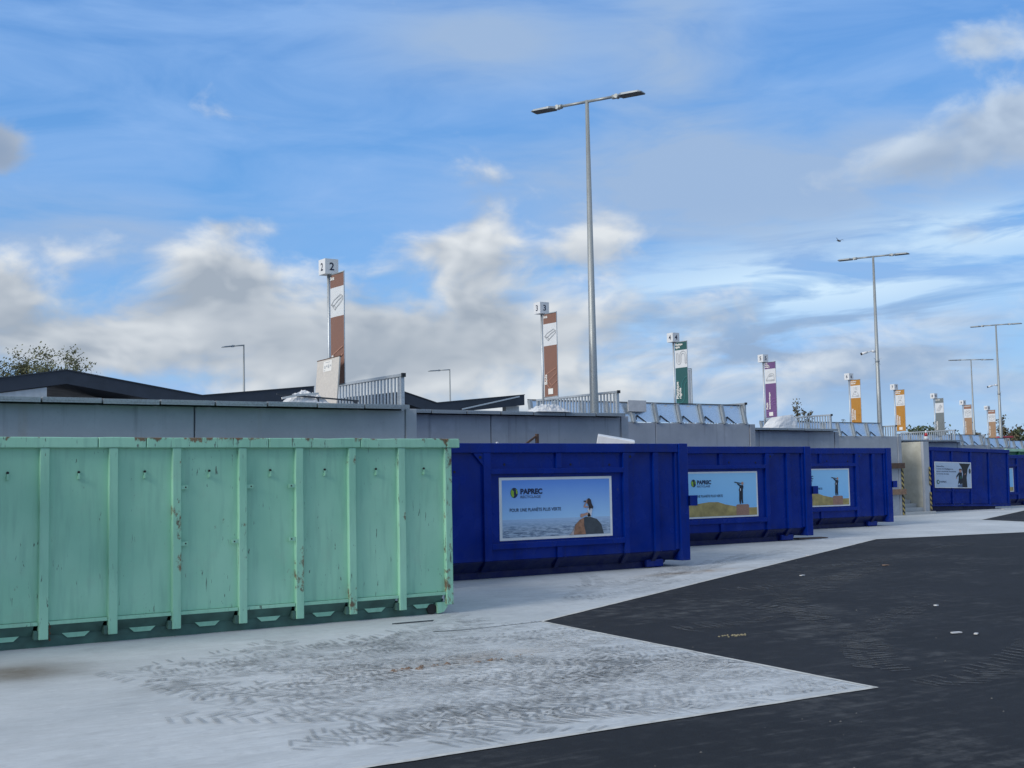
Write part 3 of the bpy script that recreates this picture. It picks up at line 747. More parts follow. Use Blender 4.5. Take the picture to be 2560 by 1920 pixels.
sign(5, 30.31, 29.4, 5.665, 'Petit\nélectro-\nménager', 'Petit\nélectroménager', 'purple', 'iron', 'purple banner sign with an iron drawing under a cube numbered 5', True)
sign(6, 38.37, 32.8, 5.595, 'Déchets\nultimes', 'Déchets\nultimes', 'orange', 'heap', 'ochre banner sign under a cube numbered 6, left of a lamp post')
sign(7, 45.41, 36.35, 5.64, 'Déchets\nultimes', 'Déchets\nultimes', 'orange', 'heap', 'ochre banner sign under a cube numbered 7, above the stairs', True)
sign(8, 52.40, 39.6, 5.625, 'Ferraille', 'Ferraille', 'grey', 'bars', 'grey banner sign under a cube numbered 8')
sign(9, 59.31, 43.0, 5.650, 'Carton brun', 'Carton brun', 'tan', 'box', 'tan banner sign with a box drawing under a cube numbered 9')
sign(10, 66.28, 46.4, 5.680, 'Carton plat', 'Carton plat', 'tan', 'box', 'smallest tan banner sign under the cube numbered 10, farthest away')
fr = thing('frame_post', 'thin grey metal frame standing right of the dark green banner', 'post', (24.50, 26.5, 2.5))
MB().tube([(0, 0, 0), (0, 0, 2.28)], .016, 8).obj('pole', M['galv_dull'], fr)
MB().tube([(-.16, .05, 2.27), (.01, 0, 2.27)], .013, 8).obj('crossbar', M['galv_dull'], fr)
MB().box(-.115, -.03, .0, .008, 0, 2.24).obj('pale_strip', M['cream'], fr)

# ------------------------------------------------------------------ lamp posts
ARM = Vector((.415, -.91, 0)).normalized()
def lamp(x, y, zb, ztop, label, heads=(1, -1), arm=ARM, reach=1.36, group='tall lamp posts on the quay', r0=.095, sag=0.0):
    o = thing('lamp_post', label, 'lamp post', (x, y, zb), 0, group)
    H = ztop - zb
    MB().tube([(0, 0, 0), (0, 0, .25), (0, 0, .6), (0, 0, H)], [r0 * 1.30, r0 * 1.18, r0, r0 * .42], 16).obj('pole', M['galv_pole'], o)
    for sgn in heads:
        e = arm * sgn
        MB().tube([(0, 0, H - .03), tuple(e * reach * .47 + Vector((0, 0, H - .03)))], .032, 10).obj('arm', M['galv_pole'], o)
        side = Vector((-arm.y, arm.x, 0))
        j = MB(); c0 = e * reach * .46 + Vector((0, 0, H - .035))
        j.tube([tuple(c0), tuple(c0 + e * .09)], [.052, .052], 10); j.tube([tuple(c0 + e * .11 - side * .06), tuple(c0 + e * .11 + side * .06)], .05, 10)
        j.obj('joint', M['galv_pole'], o)
        def P(u, w, h): return tuple(e * (reach * u) + side * w + Vector((0, 0, H + h)))
        hd = MB()
        prof = [(.545, .05, -.062, -.018), (.66, .15, -.062, -.006), (.95, .15, -.062, -.016), (1.0, .125, -.062, -.042)]
        vs, fs = [], []
        for u, w, lo, hi in prof: vs += [P(u, -w, lo), P(u, w, lo), P(u, w, hi - .012), P(u, w * .8, hi), P(u, -w * .8, hi), P(u, -w, hi - .012)]
        for i in range(3):
            for q in range(6): fs.append((i * 6 + q, i * 6 + (q + 1) % 6, i * 6 + 6 + (q + 1) % 6, i * 6 + 6 + q))
        fs += [(0, 1, 2, 3, 4, 5), (23, 22, 21, 20, 19, 18)]
        hd.add(vs, fs); h = hd.obj('lamp_head', M['galv_dull'], o)
        g = MB(); g.add([P(.60, -.138, -.0665), P(.60, .138, -.0665), P(.985, .138, -.0665), P(.985, -.138, -.0665), P(.60, -.138, -.0625), P(.60, .138, -.0625), P(.985, .138, -.0625), P(.985, -.138, -.0625)],
                        [(0, 1, 2, 3), (7, 6, 5, 4), (0, 4, 5, 1), (1, 5, 6, 2), (2, 6, 7, 3), (3, 7, 4, 0)])
        g.obj('lens', M['darksteel'], h)
    return o
lamp(17.42, 21.95, 2.5, 10.10, 'tallest twin-headed grey lamp post beside the sign numbered 3')
l2 = lamp(39.62, 32.45, 2.5, 10.16, 'twin-headed grey lamp post between the signs numbered 6 and 7')
l3 = lamp(62.5, 42.95, 2.5, 9.92, 'twin-headed grey lamp post at the far right, behind the sign numbered 10')
for o in (l2, l3):
    mb = MB()
    for a in range(6): mb.bar((0, 0, 3.58), (math.cos(a) * .17, math.sin(a) * .17, 3.58 + (.12 if a % 2 else -.12)), .010)
    mb.tube([(0, 0, 3.54), (0, 0, 3.62)], .085, 10); mb.obj('strap', M['galv_dull'], o)
def cctv(x, y, z, label):
    o = thing('security_camera', label, 'camera', (x, y, z), 0, 'security cameras on the lamp posts')
    MB().tube([(0, 0, 0), (-.09, .06, .02)], .05, 8).obj('bracket', M['white'], o)
    MB().tube([(-.09, .06, .02), (-.26, .17, -.03)], .022, 8).obj('arm', M['white'], o)
    MB().tube([(-.23, .15, -.02), (-.42, .275, -.085)], .048, 10).obj('camera_body', M['white'], o)
    MB().tube([(-.42, .275, -.085), (-.45, .295, -.095)], .052, 10).obj('lens', M['black'], o)
cctv(39.55, 32.50, 6.46, 'white security camera on the lamp post between signs 6 and 7')
cctv(62.42, 43.0, 6.55, 'white security camera on the far right lamp post')
lamp(23.4, 55, 2.5, 8.2, 'single-headed thin lamp post left of the beige board, behind the canopy', (1,), Vector((-.90, -.06, -.10)), 1.18, 'thin lamp posts behind the canopy', .075)
lamp(40.7, 65, 2.5, 8.5, 'single-headed thin lamp post right of the first balustrade, farther off', (1,), Vector((-.90, .20, -.06)), 1.45, 'thin lamp posts behind the canopy', .075)
lamp(77.0, 55, 2.5, 9.62, 'slim twin-headed lamp post behind the sign numbered 9', (1, -1), Vector((.72, -.69, -.015)), 1.5, 'thin lamp posts behind the canopy', .085)

# ------------------------------------------------------------------ containers
def poster_panel(parent, x0, x1, z0, z1, y, art, warp=0.0):
    """printed sheet on a thin board; the print is flat and stays flat"""
    W_, H_ = x1 - x0, z1 - z0
    p = MB().box(x0, x1, y - .006, y, z0, z1).obj('poster', M['white'], parent)
    art(p, x0, z0, W_, H_, y - .006)
    return p
def lay(p, nm, polys, mat, x0, z0, y, lvl): return put(nm, poly_mesh(nm, polys, mat), p, (x0, y - .0022 * lvl, z0), (1, 0, 0), (0, 0, 1))
def ell(cx, cy, rx, ry, n=22, a0=0, a1=360): return [(cx + rx * math.cos(R(a0 + (a1 - a0) * i / n)), cy + ry * math.sin(R(a0 + (a1 - a0) * i / n))) for i in range(n if a1 - a0 >= 360 else n + 1)]
def print_sky(name, z0, H_, lo, hi):
    m, t, b = new_mat(name); o = objc(t); x, y, z = sep(t, o)
    f = (y / H_).lin(.25, 1.0); n = noi(t, o, 3.0, 3)
    setc(t, b, 'Base Color', mixc(t, (f + (n - .5) * .08).lin(0, 1), lo, hi)); b.inputs['Roughness'].default_value = .4; return m
m, t, b = new_mat('printed_sea'); o = objc(t); x, y, z = sep(t, o)
wv = noi(t, comb(t, x * 6.0, y * 34.0 / (1.25 - y * 1.0)), 1.0, 5, .65, .6)
wf = noi(t, comb(t, x * 16.0, y * 70.0), 1.0, 3, .6)
sea = mixc(t, wv.lin(.36, .62), (.07, .12, .21), (.44, .54, .66)); sea = mixc(t, wf.lin(.5, .7) * .4, sea, (.50, .58, .68))
sea = mixc(t, (y / .36).lin(.45, 1.0), sea, (.38, .54, .76))
setc(t, b, 'Base Color', sea); b.inputs['Roughness'].default_value = .4; M['sea'] = m
M['psky'] = print_sky('printed_blue_sky', 0, 1.0, (.42, .68, .92), (.13, .31, .78))
M['psky2'] = print_sky('printed_pale_blue_sky', 0, 1.0, (.24, .55, .88), (.30, .60, .88))
def prt(n, c, v=.2, s=14): return flat(n, c, .45, 0, v, s)
M['rock_d'] = prt('printed_dark_rock', (.055, .065, .075)); M['rock_o'] = prt('printed_orange_rock', (.30, .15, .085), .35); M['rock_l'] = prt('printed_pale_rock', (.42, .36, .36), .3)
M['skin'] = prt('printed_skin', (.48, .27, .20), .1); M['hair'] = prt('printed_dark_hair', (.035, .022, .022), .1); M['cloth_w'] = prt('printed_white_cloth', (.62, .62, .66), .1)
M['suit'] = prt('printed_dark_suit', (.012, .013, .022), .2); M['grass'] = prt('printed_dry_hill', (.36, .28, .10), .3, 6); M['stump'] = prt('printed_stone_plinth', (.30, .17, .12), .25, 40)
M['logo_g'] = prt('printed_leaf_green', (.26, .43, .035), .1); M['txtgrey'] = prt('printed_grey_blue', (.09, .14, .25), .1); M['paper'] = prt('printed_pale_blue_paper', (.46, .56, .70), .04, 3)
M['trunkp'] = prt('printed_tree_trunk', (.022, .020, .020), .3); M['logo_d'] = prt('printed_dark_green', (.02, .11, .06), .1)
def logo(p, x0, z0, y, cx, cy, r, lvl=3):
    lay(p, 'logo_disc', [ell(cx, cy, r * .88, r)], M['ink'], x0, z0, y, lvl)
    lay(p, 'logo_land', [[(cx - r * .86, cy + r * .1), (cx - r * .55, cy + r * .78), (cx - r * .34, cy + r * .45), (cx - r * .05, cy + r * .28), (cx - r * .12, cy - r * .1), (cx - r * .02, cy - r * .5), (cx - r * .22, cy - r * .93), (cx - r * .62, cy - r * .68)],
                         [(cx + r * .30, cy + r * .80), (cx + r * .72, cy + r * .5), (cx + r * .84, cy - r * .1), (cx + r * .55, cy - r * .28), (cx + r * .38, cy + r * .1), (cx + r * .44, cy + r * .45)]], M['logo_g'], x0, z0, y, lvl + 1)
def words(p, x0, z0, y, s, x, z, size, mat, bold=.001, width=None, lvl=3):
    me = text_mesh('lettering', s, size, mat, bold, width=width); return put('lettering', me, p, (x0 + x, y - .0022 * lvl, z0 + z), (1, 0, 0), (0, 0, 1))
def art_sea(p, x0, z0, W_, H_, y):
    bx, bz = W_ * .022, H_ * .042
    def q(u, v): return (u * W_, v * H_)
    lay(p, 'sky_print', [[(bx, H_ * .33), (W_ - bx, H_ * .33), (W_ - bx, H_ - bz), (bx, H_ - bz)]], M['psky'], x0, z0, y, 1)
    lay(p, 'sea_print', [[(bx, bz), (W_ - bx, bz), (W_ - bx, H_ * .33), (bx, H_ * .33)]], M['sea'], x0, z0, y, 1)
    lay(p, 'rock_print', [[q(*a) for a in ((.60, .045), (.625, .09), (.655, .21), (.70, .29), (.755, .335), (.80, .325), (.855, .29), (.895, .20), (.915, .06), (.915, .045))]], M['rock_d'], x0, z0, y, 2)
    lay(p, 'rock_light_print', [[q(*a) for a in ((.635, .045), (.64, .12), (.66, .215), (.70, .29), (.735, .32), (.735, .2), (.75, .045))]], M['rock_o'], x0, z0, y, 3)
    lay(p, 'rock_foam_print', [[q(*a) for a in ((.60, .045), (.625, .09), (.655, .21), (.645, .12), (.638, .045))]], M['rock_l'], x0, z0, y, 4)
    lay(p, 'figure_cloth_print', [[q(*a) for a in ((.765, .33), (.80, .325), (.815, .46), (.80, .50), (.765, .46), (.775, .40))], [q(*a) for a in ((.755, .385), (.775, .33), (.80, .335), (.785, .40))]], M['cloth_w'], x0, z0, y, 4)
    lay(p, 'figure_skin_print', [[q(*a) for a in ((.70, .33), (.705, .385), (.73, .385), (.765, .405), (.775, .37), (.73, .34), (.72, .325))], [q(*a) for a in ((.735, .485), (.733, .51), (.752, .575), (.758, .565), (.748, .51), (.775, .505), (.775, .485))], ell(.768 * W_, .585 * H_, .012 * W_, .035 * H_, 12)], M['skin'], x0, z0, y, 5)
    lay(p, 'figure_hair_print', [[q(*a) for a in ((.765, .57), (.77, .63), (.785, .64), (.80, .61), (.808, .545), (.822, .49), (.815, .46), (.80, .475), (.785, .44), (.778, .51), (.772, .54))], [q(*a) for a in ((.735, .575), (.735, .60), (.757, .60), (.757, .58))]], M['hair'], x0, z0, y, 6)
    logo(p, x0, z0, y, .125 * W_, .755 * H_, .082 * H_)
    words(p, x0, z0, y, 'PAPREC', .178 * W_, .735 * H_,   .125, M['ink'], .006, .190 * W_)
    words(p, x0, z0, y, 'RECYCLAGE', .178 * W_, .668 * H_, .064, M['txtgrey'], .0015, .175 * W_)
    words(p, x0, z0, y, 'POUR UNE PLANÈTE PLUS VERTE', .085 * W_, .455 * H_, .080, M['ink'], .0012, .445 * W_)
def art_man(p, x0, z0, W_, H_, y):
    bx, bz = W_ * .018, H_ * .035
    def q(u, v): return (u * W_, v * H_)
    lay(p, 'sky_print', [[(bx, bz), (W_ - bx, bz), (W_ - bx, H_ - bz), (bx, H_ - bz)]], M['psky2'], x0, z0, y, 1)
    lay(p, 'hill_print', [[(bx, bz), (W_ - bx, bz), q(.982, .20), q(.86, .20), q(.70, .235), q(.56, .285), q(.47, .34), q(.35, .345), q(.20, .31), q(.018, .25)]], M['grass'], x0, z0, y, 2)
    lay(p, 'plinth_print', [[(.705 * W_, bz), (.875 * W_, bz), q(.875, .255), q(.86, .275), q(.72, .275), q(.705, .255)]], M['stump'], x0, z0, y, 3)
    lay(p, 'figure_suit_print', [[q(*a) for a in ((.752, .285), (.745, .36), (.750, .56), (.742, .585), (.755, .64), (.755, .675), (.728, .71), (.722, .735), (.735, .735), (.775, .695), (.800, .695), (.808, .66), (.798, .60), (.795, .40), (.797, .30), (.781, .29), (.772, .40), (.768, .285))]], M['suit'], x0, z0, y, 4)
    lay(p, 'figure_skin_print', [ell(.793 * W_, .735 * H_, .015 * W_, .036 * H_, 14), [q(*a) for a in ((.722, .735), (.70, .757), (.708, .772), (.735, .745))]], M['skin'], x0, z0, y, 5)
    lay(p, 'telescope_print', [[q(*a) for a in ((.688, .775), (.685, .755), (.775, .727), (.778, .742))]], M['suit'], x0, z0, y, 6)
    lay(p, 'shirt_print', [[q(*a) for a in ((.757, .57), (.768, .57), (.77, .62), (.762, .63))]], M['cloth_w'], x0, z0, y, 6)
    logo(p, x0, z0, y, .16 * W_, .755 * H_, .082 * H_)
    words(p, x0, z0, y, 'PAPREC', .205 * W_, .735 * H_,   .125, M['ink'], .006, .180 * W_)
    words(p, x0, z0, y, 'RECYCLAGE', .205 * W_, .668 * H_, .064, M['txtgrey'], .0015, .165 * W_)
    words(p, x0, z0, y, 'POUR UNE PLANÈTE PLUS VERTE', .10 * W_, .45 * H_, .080, M['ink'], .0012, .43 * W_)
def art_tree(p, x0, z0, W_, H_, y):
    bx, bz = W_ * .02, H_ * .03
    def q(u, v): return (u * W_, v * H_)
    lay(p, 'paper_print', [[(bx, bz), (W_ - bx, bz), (W_ - bx, H_ - bz), (bx, H_ - bz)]], M['paper'], x0, z0, y, 1)
    lay(p, 'trunk_print', [[q(*a) for a in ((.74, .03), (.88, .03), (.865, .40), (.90, .75), (.975, .955), (.66, .955), (.73, .80), (.765, .55), (.735, .30))]], M['trunkp'], x0, z0, y, 2)
    lay(p, 'figure_suit_print', [[q(*a) for a in ((.62, .14), (.66, .20), (.70, .12), (.74, .20), (.74, .60), (.70, .62), (.645, .60), (.585, .47), (.575, .41), (.60, .41), (.645, .50), (.64, .30))]], M['suit'], x0, z0, y, 3)
    lay(p, 'figure_skin_print', [ell(.695 * W_, .67 * H_, .035 * W_, .07 * H_, 14), ell(.583 * W_, .38 * H_, .014 * W_, .03 * H_, 10), [q(*a) for a in ((.80, .50), (.83, .52), (.845, .60), (.82, .56))]], M['skin'], x0, z0, y, 4)
    lay(p, 'figure_hair_print', [[q(*a) for a in ((.655, .68), (.665, .745), (.70, .755), (.735, .72), (.73, .68), (.70, .715))]], M['hair'], x0, z0, y, 5)
    lay(p, 'leaf_print', [ell(.955 * W_, .66 * H_, .03 * W_, .10 * H_, 12)], M['rock_d'], x0, z0, y, 3)
    lay(p, 'plinth_print', [[q(*a) for a in ((.61, .03), (.74, .03), (.735, .14), (.62, .12))]], M['txtgrey'], x0, z0, y, 4)
    lay(p, 'logo_disc', [ell(.085 * W_, .225 * H_, .04 * W_, .085 * H_)], M['logo_d'], x0, z0, y, 3)
    lay(p, 'logo_land', [ell(.085 * W_, .225 * H_, .018 * W_, .055 * H_, 12)], M['paper'], x0, z0, y, 4)
    lay(p, 'badge_print', [ell(.70 * W_, .41 * H_, .026 * W_, .05 * H_, 12)], M['logo_d'], x0, z0, y, 4)
    words(p, x0, z0, y, 'PAPREC', .145 * W_, .20 * H_, .105, M['ink'], .001, .17 * W_)
    for i, ln in enumerate(("Aujourd'hui,", "1 tonne d'emballages en", "carton recyclé fait économiser", "2,5 tonnes de bois.")):
        words(p, x0, z0, y, ln, .045 * W_, (.80 - i * .095) * H_, .082, M['ink'], .0006, (.215, .45, .54, .34)[i] * W_)

def tub(mb, L, D, zf, zt, th=.05, inset=.1, door=True):
    """open-topped box: floor, two long sides and two ends, inside the ribs"""
    mb.box(0, L, inset, inset + th, zf, zt); mb.box(0, L, D - inset - th, D - inset, zf, zt)
    mb.box(0, th, inset + th, D - inset - th, zf, zt); mb.box(L - th, L, inset + th, D - inset - th, zf, zt)
    mb.box(th, L - th, inset + th, D - inset - th, zf, zf + th); return mb
def runners(c, L, mat, x0=.35, x1=None):
    x1 = x1 or L - .35
    for yy in (.26, 2.03):
        MB().prism([(x0, .0), (x1 - .16, .0), (x1, .1), (x1, .2), (x0, .2)], 'y', yy, yy + .16).obj('runner', mat, c, bevel=.006)

def poster_bin(X0, Y0, art, label, L=5.98, zb=None):
    zb = gz(Y0) if zb is None else zb
    c = thing('container', label, 'container', (X0, Y0, zb), 0, 'blue containers with posters')
    B, BD = M['blue'], M['blue_shaded']; D = 2.45
    tub(MB(), L - .05, D, .32, 2.25, .05, .06).obj('body', B, c, bevel=.006)
    # folded lower edge that runs in under the body
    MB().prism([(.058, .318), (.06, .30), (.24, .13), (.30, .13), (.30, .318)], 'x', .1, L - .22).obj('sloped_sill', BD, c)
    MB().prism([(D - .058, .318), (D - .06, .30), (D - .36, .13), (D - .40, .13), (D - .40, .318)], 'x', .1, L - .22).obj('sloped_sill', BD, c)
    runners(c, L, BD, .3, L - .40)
    MB().box(L - .95, L - .52, .16, .255, .02, .17).obj('roller_bracket', B, c, bevel=.03)
    MB().box(-.01, L - .225, .0, .13, 2.18, 2.35).obj('top_rail', B, c, bevel=.012)
    MB().box(-.01, L - .225, D - .13, D, 2.18, 2.35).obj('top_rail', B, c, bevel=.012)
    MB().box(-.01, .10, .132, D - .132, 2.18, 2.34).obj('end_rail', B, c, bevel=.012)
    fr_ = MB().box(L - .22, L, -.025, .16, .12, 2.352).box(L - .22, L, D - .16, D + .02, .12, 2.352).box(L - .22, L, .162, D - .162, 2.2, 2.352).box(L - .22, L, .162, D - .162, .12, .3)
    fr_.obj('door_frame', B, c, bevel=.01)
    MB().box(L - .30, L - .224, .02, .1, .34, 2.178).obj('frame_return', B, c, bevel=.006)
    MB().box(L - .03, L + .19, -.06, -.028, 1.155, 1.355).box(L - .03, L + .0, -.06, .1, 1.155, 1.35).obj('hinge_lug', B, c, bevel=.006)
    def rib(x0, x1, z0=.32, z1=2.178, y=.0):
        MB().prism([(y, z0), (y, z1), (.058, z1), (.058, z0)], 'x', x0, x1).obj('rib', B, c, bevel=.006)
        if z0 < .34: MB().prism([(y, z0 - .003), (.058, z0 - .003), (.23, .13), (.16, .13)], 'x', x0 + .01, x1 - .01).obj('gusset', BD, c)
    rib(.02, .14); rib(1.28, 1.43); rib(4.39, 4.51); rib(5.13, 5.25)
    rib(2.85, 2.965, 1.905, 2.178, .015); rib(2.84, 2.95, .32, .512, .015)
    for side, xa in ((-1, 1.28), (1, 4.51)):                 # lifting-eye plates at the window corners
        q = [(xa, 2.176), (xa, 1.96), (xa + side * .20, 2.176)]
        MB().prism(q, 'y', .015, .045).obj('corner_plate', B, c)
        ey = MB(); ey.tube([(xa + side * .06 * 1.0, .012, 2.105), (xa + side * .06, .022, 2.105)], .028, 12); ey.obj('lifting_eye', M['dark_hole'], c)
    for z0, z1 in ((1.812, 1.903), (.514, .615)): MB().box(1.432, 4.388, .0, .058, z0, z1).obj('window_beam', B, c, bevel=.006)
    for xx, zz in ((.72, 1.86), (.55, .52), (1.75, 1.98), (3.2, 1.97), (4.1, 1.96)):
        MB().tube([(xx, .053, zz), (xx, .059, zz)], .022, 10).obj('plug', M['dark_hole'], c)
    poster_panel(c, 1.625, 4.135, .655, 1.750, .057, art)
    return c
poster_bin(11.00, 18.56, art_sea, 'blue container with a poster of a woman on a sea rock')
poster_bin(18.81, 22.53, art_man, 'blue container with a poster of a man with a telescope, nearer of the two')
poster_bin(25.80, 25.67, art_man, 'blue container with the telescope-man poster, left of the stairs')
poster_bin(49.12, 36.0, art_man, 'blue container at the right edge, mostly hidden, poster seen as a sliver')

# full-rib blue container right of the stairs
c = thing('container', 'blue container with a pale poster of a tree trunk, right of the stairs', 'container', (43.62, 33.6, .24), 0, 'blue containers with posters')
c.rotation_euler = (0, R(1.4), 0)
L, D = 5.75, 2.4; B, BD = M['blue'], M['blue_shaded']
tub(MB(), L - .04, D, .30, 2.50, .05, .06).obj('body', B, c, bevel=.006)
MB().box(-.01, L + .02, .0, .13, 2.46, 2.62).obj('top_rail', B, c, bevel=.012); MB().box(-.01, L + .02, D - .13, D, 2.46, 2.62).obj('top_rail', B, c, bevel=.012)
for xx in (.02, .50, 1.78, 3.02, 4.28, 5.62): MB().box(xx, xx + .11, .01, .058, .28, 2.458).obj('rib', B, c, bevel=.006)
MB().box(.62, 3.0, .03, .058, .80, .90).obj('window_beam', B, c, bevel=.006)
MB().box(.0, L, .02, .057, .20, .278).obj('sill_rail', B, c, bevel=.006)
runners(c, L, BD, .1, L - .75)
poster_panel(c, .63, 3.04, .95, 2.02, -.002, art_tree)

# light green container beyond
g = thing('container', 'dark green container with a pale green rim at the right edge', 'container', (56.8, 38.75, .2))
tub(MB(), 6.0, 2.4, .3, 2.58).obj('body', M['dkgreen'], g, bevel=.006)
MB().box(-.02, 6.02, -.01, .14, 2.59, 2.72).obj('top_rail', M['ltgreen'], g, bevel=.01); MB().box(-.02, 6.02, 2.27, 2.42, 2.59, 2.72).obj('top_rail', M['ltgreen'], g, bevel=.01)
for i in range(7): MB().box(i * .97 + .02, i * .97 + .12, .0, .097, .28, 2.588).obj('rib', M['dkgreen'], g, bevel=.006)
runners(g, 6.0, M['dkgreen'])

# the big pale green container in front
GX, GY = 3.02, 14.85; GZ = gz(GY)
g = thing('container', 'pale mint green ribbed container with rusty rim in the foreground', 'container', (GX, GY, GZ))
GL, D = 6.32, 2.45
def dented(nm, x0, x1, y, z0, z1, mat, parent, amp, seed):
    nx, nz = 10, 18; mb = MB(); vs, fs = [], []
    for j in range(nz + 1):
        for i in range(nx + 1):
            xx = x0 + (x1 - x0) * i / nx; zz = z0 + (z1 - z0) * j / nz
            e = min(i, nx - i, j, nz - j); k = min(1, e / 2)
            vs.append((xx, y + k * amp * (mnoise.noise(Vector((xx * 2.2, zz * 2.0, seed))) + .5 * mnoise.noise(Vector((xx * 5, zz * 5, seed + 9)))), zz))
    for j in range(nz):
        for i in range(nx):
            q = j * (nx + 1) + i; fs.append((q, q + 1, q + nx + 2, q + nx + 1))
    mb.add(vs, fs, 0, True); return mb.obj(nm, mat, parent, fix=False)
tub(MB(), GL - .02, D, .26, 2.2, .05, .085).obj('body', M['mint'], g)
PX = [.10, .878, 1.650, 2.402, 3.232, 3.986, 4.728, 5.462, 6.182]
for i, (a, b_) in enumerate(zip(PX[:-1], PX[1:])):
    dented('side_panel', a + .10, b_ + .002, .058, .30, 2.222, M['mint'], g, .011, i * 3.1)
for i, px in enumerate(PX):
    last = i == len(PX) - 1
    zlo = .10 if not last else .125
    worn = M['mint_flaking'] if last else M['mint_worn'] if i >= 5 or i in (3,) else M['mint_edge'] if i in (2, 4) else M['mint']
    n = 16; mb = MB(); vs, fs = [], []
    rr_ = random.Random(40 + i)
    for j in range(n + 1):
        zz = zlo + (2.222 - zlo) * j / n
        k = .004 * (1 if i >= 3 else .5); jx = mnoise.noise(Vector((i * 4.0, zz * 2.4, 1))) * k; jy = mnoise.noise(Vector((i * 4.0, zz * 3.1, 8))) * k * 1.6
        vs += [(px + jx, jy, zz), (px + .104 + jx, jy, zz), (px + .104 + jx, .075, zz), (px + jx, .075, zz)]
    for j in range(n):
        for q in range(4): fs.append((j * 4 + q, j * 4 + (q + 1) % 4, j * 4 + 4 + (q + 1) % 4, j * 4 + 4 + q))
    fs += [(3, 2, 1, 0), (n * 4, n * 4 + 1, n * 4 + 2, n * 4 + 3)]
    mb.add(vs, fs); o = mb.obj('post', worn, g, bevel=.007)
    if not last: MB().prism([(.02, zlo + .003), (.02, zlo + .10), (.074, zlo + .10), (.12, .15), (.12, .12)], 'x', px - .045, px - .003).obj('gusset', M['mint_shaded'], g)
# rolled rim in lengths with weld seams
xs = [-.06, 1.52, 2.08, 3.62, 4.9, 6.20, 6.415]
for a, b_ in zip(xs[:-1], xs[1:]):
    n = max(3, int((b_ - a) / .16)); mb = MB(); vs, fs = [], []
    for j in range(n + 1):
        xx = a + .004 + (b_ - a - .008) * j / n
        dzn = mnoise.noise(Vector((xx * 2.6, 4, 2))) * .009; dyn = mnoise.noise(Vector((xx * 2.1, 9, 2))) * .008
        vs += [(xx, -.012 + dyn, 2.224 + dzn * .5), (xx, -.012 + dyn, 2.345 + dzn), (xx, .13, 2.345 + dzn), (xx, .13, 2.224)]
    for j in range(n):
        for q in range(4): fs.append((j * 4 + q, j * 4 + 4 + q, j * 4 + 4 + (q + 1) % 4, j * 4 + (q + 1) % 4))
    fs += [(0, 1, 2, 3), (n * 4 + 3, n * 4 + 2, n * 4 + 1, n * 4)]
    mb.add(vs, fs); mb.obj('top_rail', M['mint_edge'], g, bevel=.01)
MB().box(-.06, 6.4, D - .13, D, 2.226, 2.34).obj('back_rail', M['mint_edge'], g, bevel=.01)
for i, (a, b_) in enumerate(zip(PX[:-1], PX[1:])):            # ledge, sloped sill and hanging tabs between the posts
    MB().box(a + .107, b_ - .003, .022, .085, .255, .296).obj('ledge', M['mint'], g, bevel=.004)
    MB().prism([(.024, .253), (.080, .253), (.17, .14), (.11, .14)], 'x', a + .107, b_ - .05).obj('sloped_sill', M['mint_shaded'], g)
    xm = (a + b_ + .1) / 2
    MB().prism([(xm - .165, .155), (xm + .165, .155), (xm + .095, .095), (xm - .095, .095)], 'y', .104, .118).obj('hanging_tab', M['mint'], g)
    hk = MB().box(xm - .014, xm + .014, .034, .056, 1.866, 1.905).box(xm - .009, xm + .009, .020, .033, 1.870, 1.935)
    hk.tube([(xm + .003, .052, 1.948), (xm + .003, .040, 1.948)], .015, 10, 1); hk.obj('hook', [M['mint_edge'], M['dark_hole']], g)
for px, zz, sd in ((2.402, 1.755, 1), (2.402, 1.09, 1), (3.232, 1.752, 1), (3.232, 1.09, -1), (3.986, 1.75, -1), (3.986, 1.09, -1)):
    x0 = px + .106 if sd > 0 else px - .088
    lg = MB().box(x0, x0 + .086, .012, .024, zz - .024, zz + .024); hx = x0 + (.055 if sd > 0 else .031)
    lg.tube([(hx, .0105, zz), (hx, .0085, zz)], .010, 8, 1); lg.obj('lug', [M['mint'], M['dark_hole']], g, bevel=.003)
for yy in (.125, 1.92): MB().prism([(.2, .0), (5.95, .0), (6.13, .09), (6.2, .17), (6.2, .20), (.2, .20)], 'y', yy, yy + .16).obj('runner', M['mint_shaded'], g, bevel=.006)
MB().tube([(6.0, .122, .075), (6.0, .085, .075)], .07, 18).obj('roller', M['dark_hole'], g)
MB().prism([(6.07, .015), (6.16, .03), (6.22, .10), (6.22, .16), (6.06, .16)], 'y', .05, .123).obj('roller_bracket', M['mint_worn'], g)
ch = MB()
for i in range(6): ch.bar((.995 + (.006 if i % 2 else -.004), .03, .285 - i * .035), (1.0 + (.006 if i % 2 else 0), .03, .255 - i * .035), .018 if i % 2 else .008, .008 if i % 2 else .018)
ch.obj('chain', M['rust'], g)

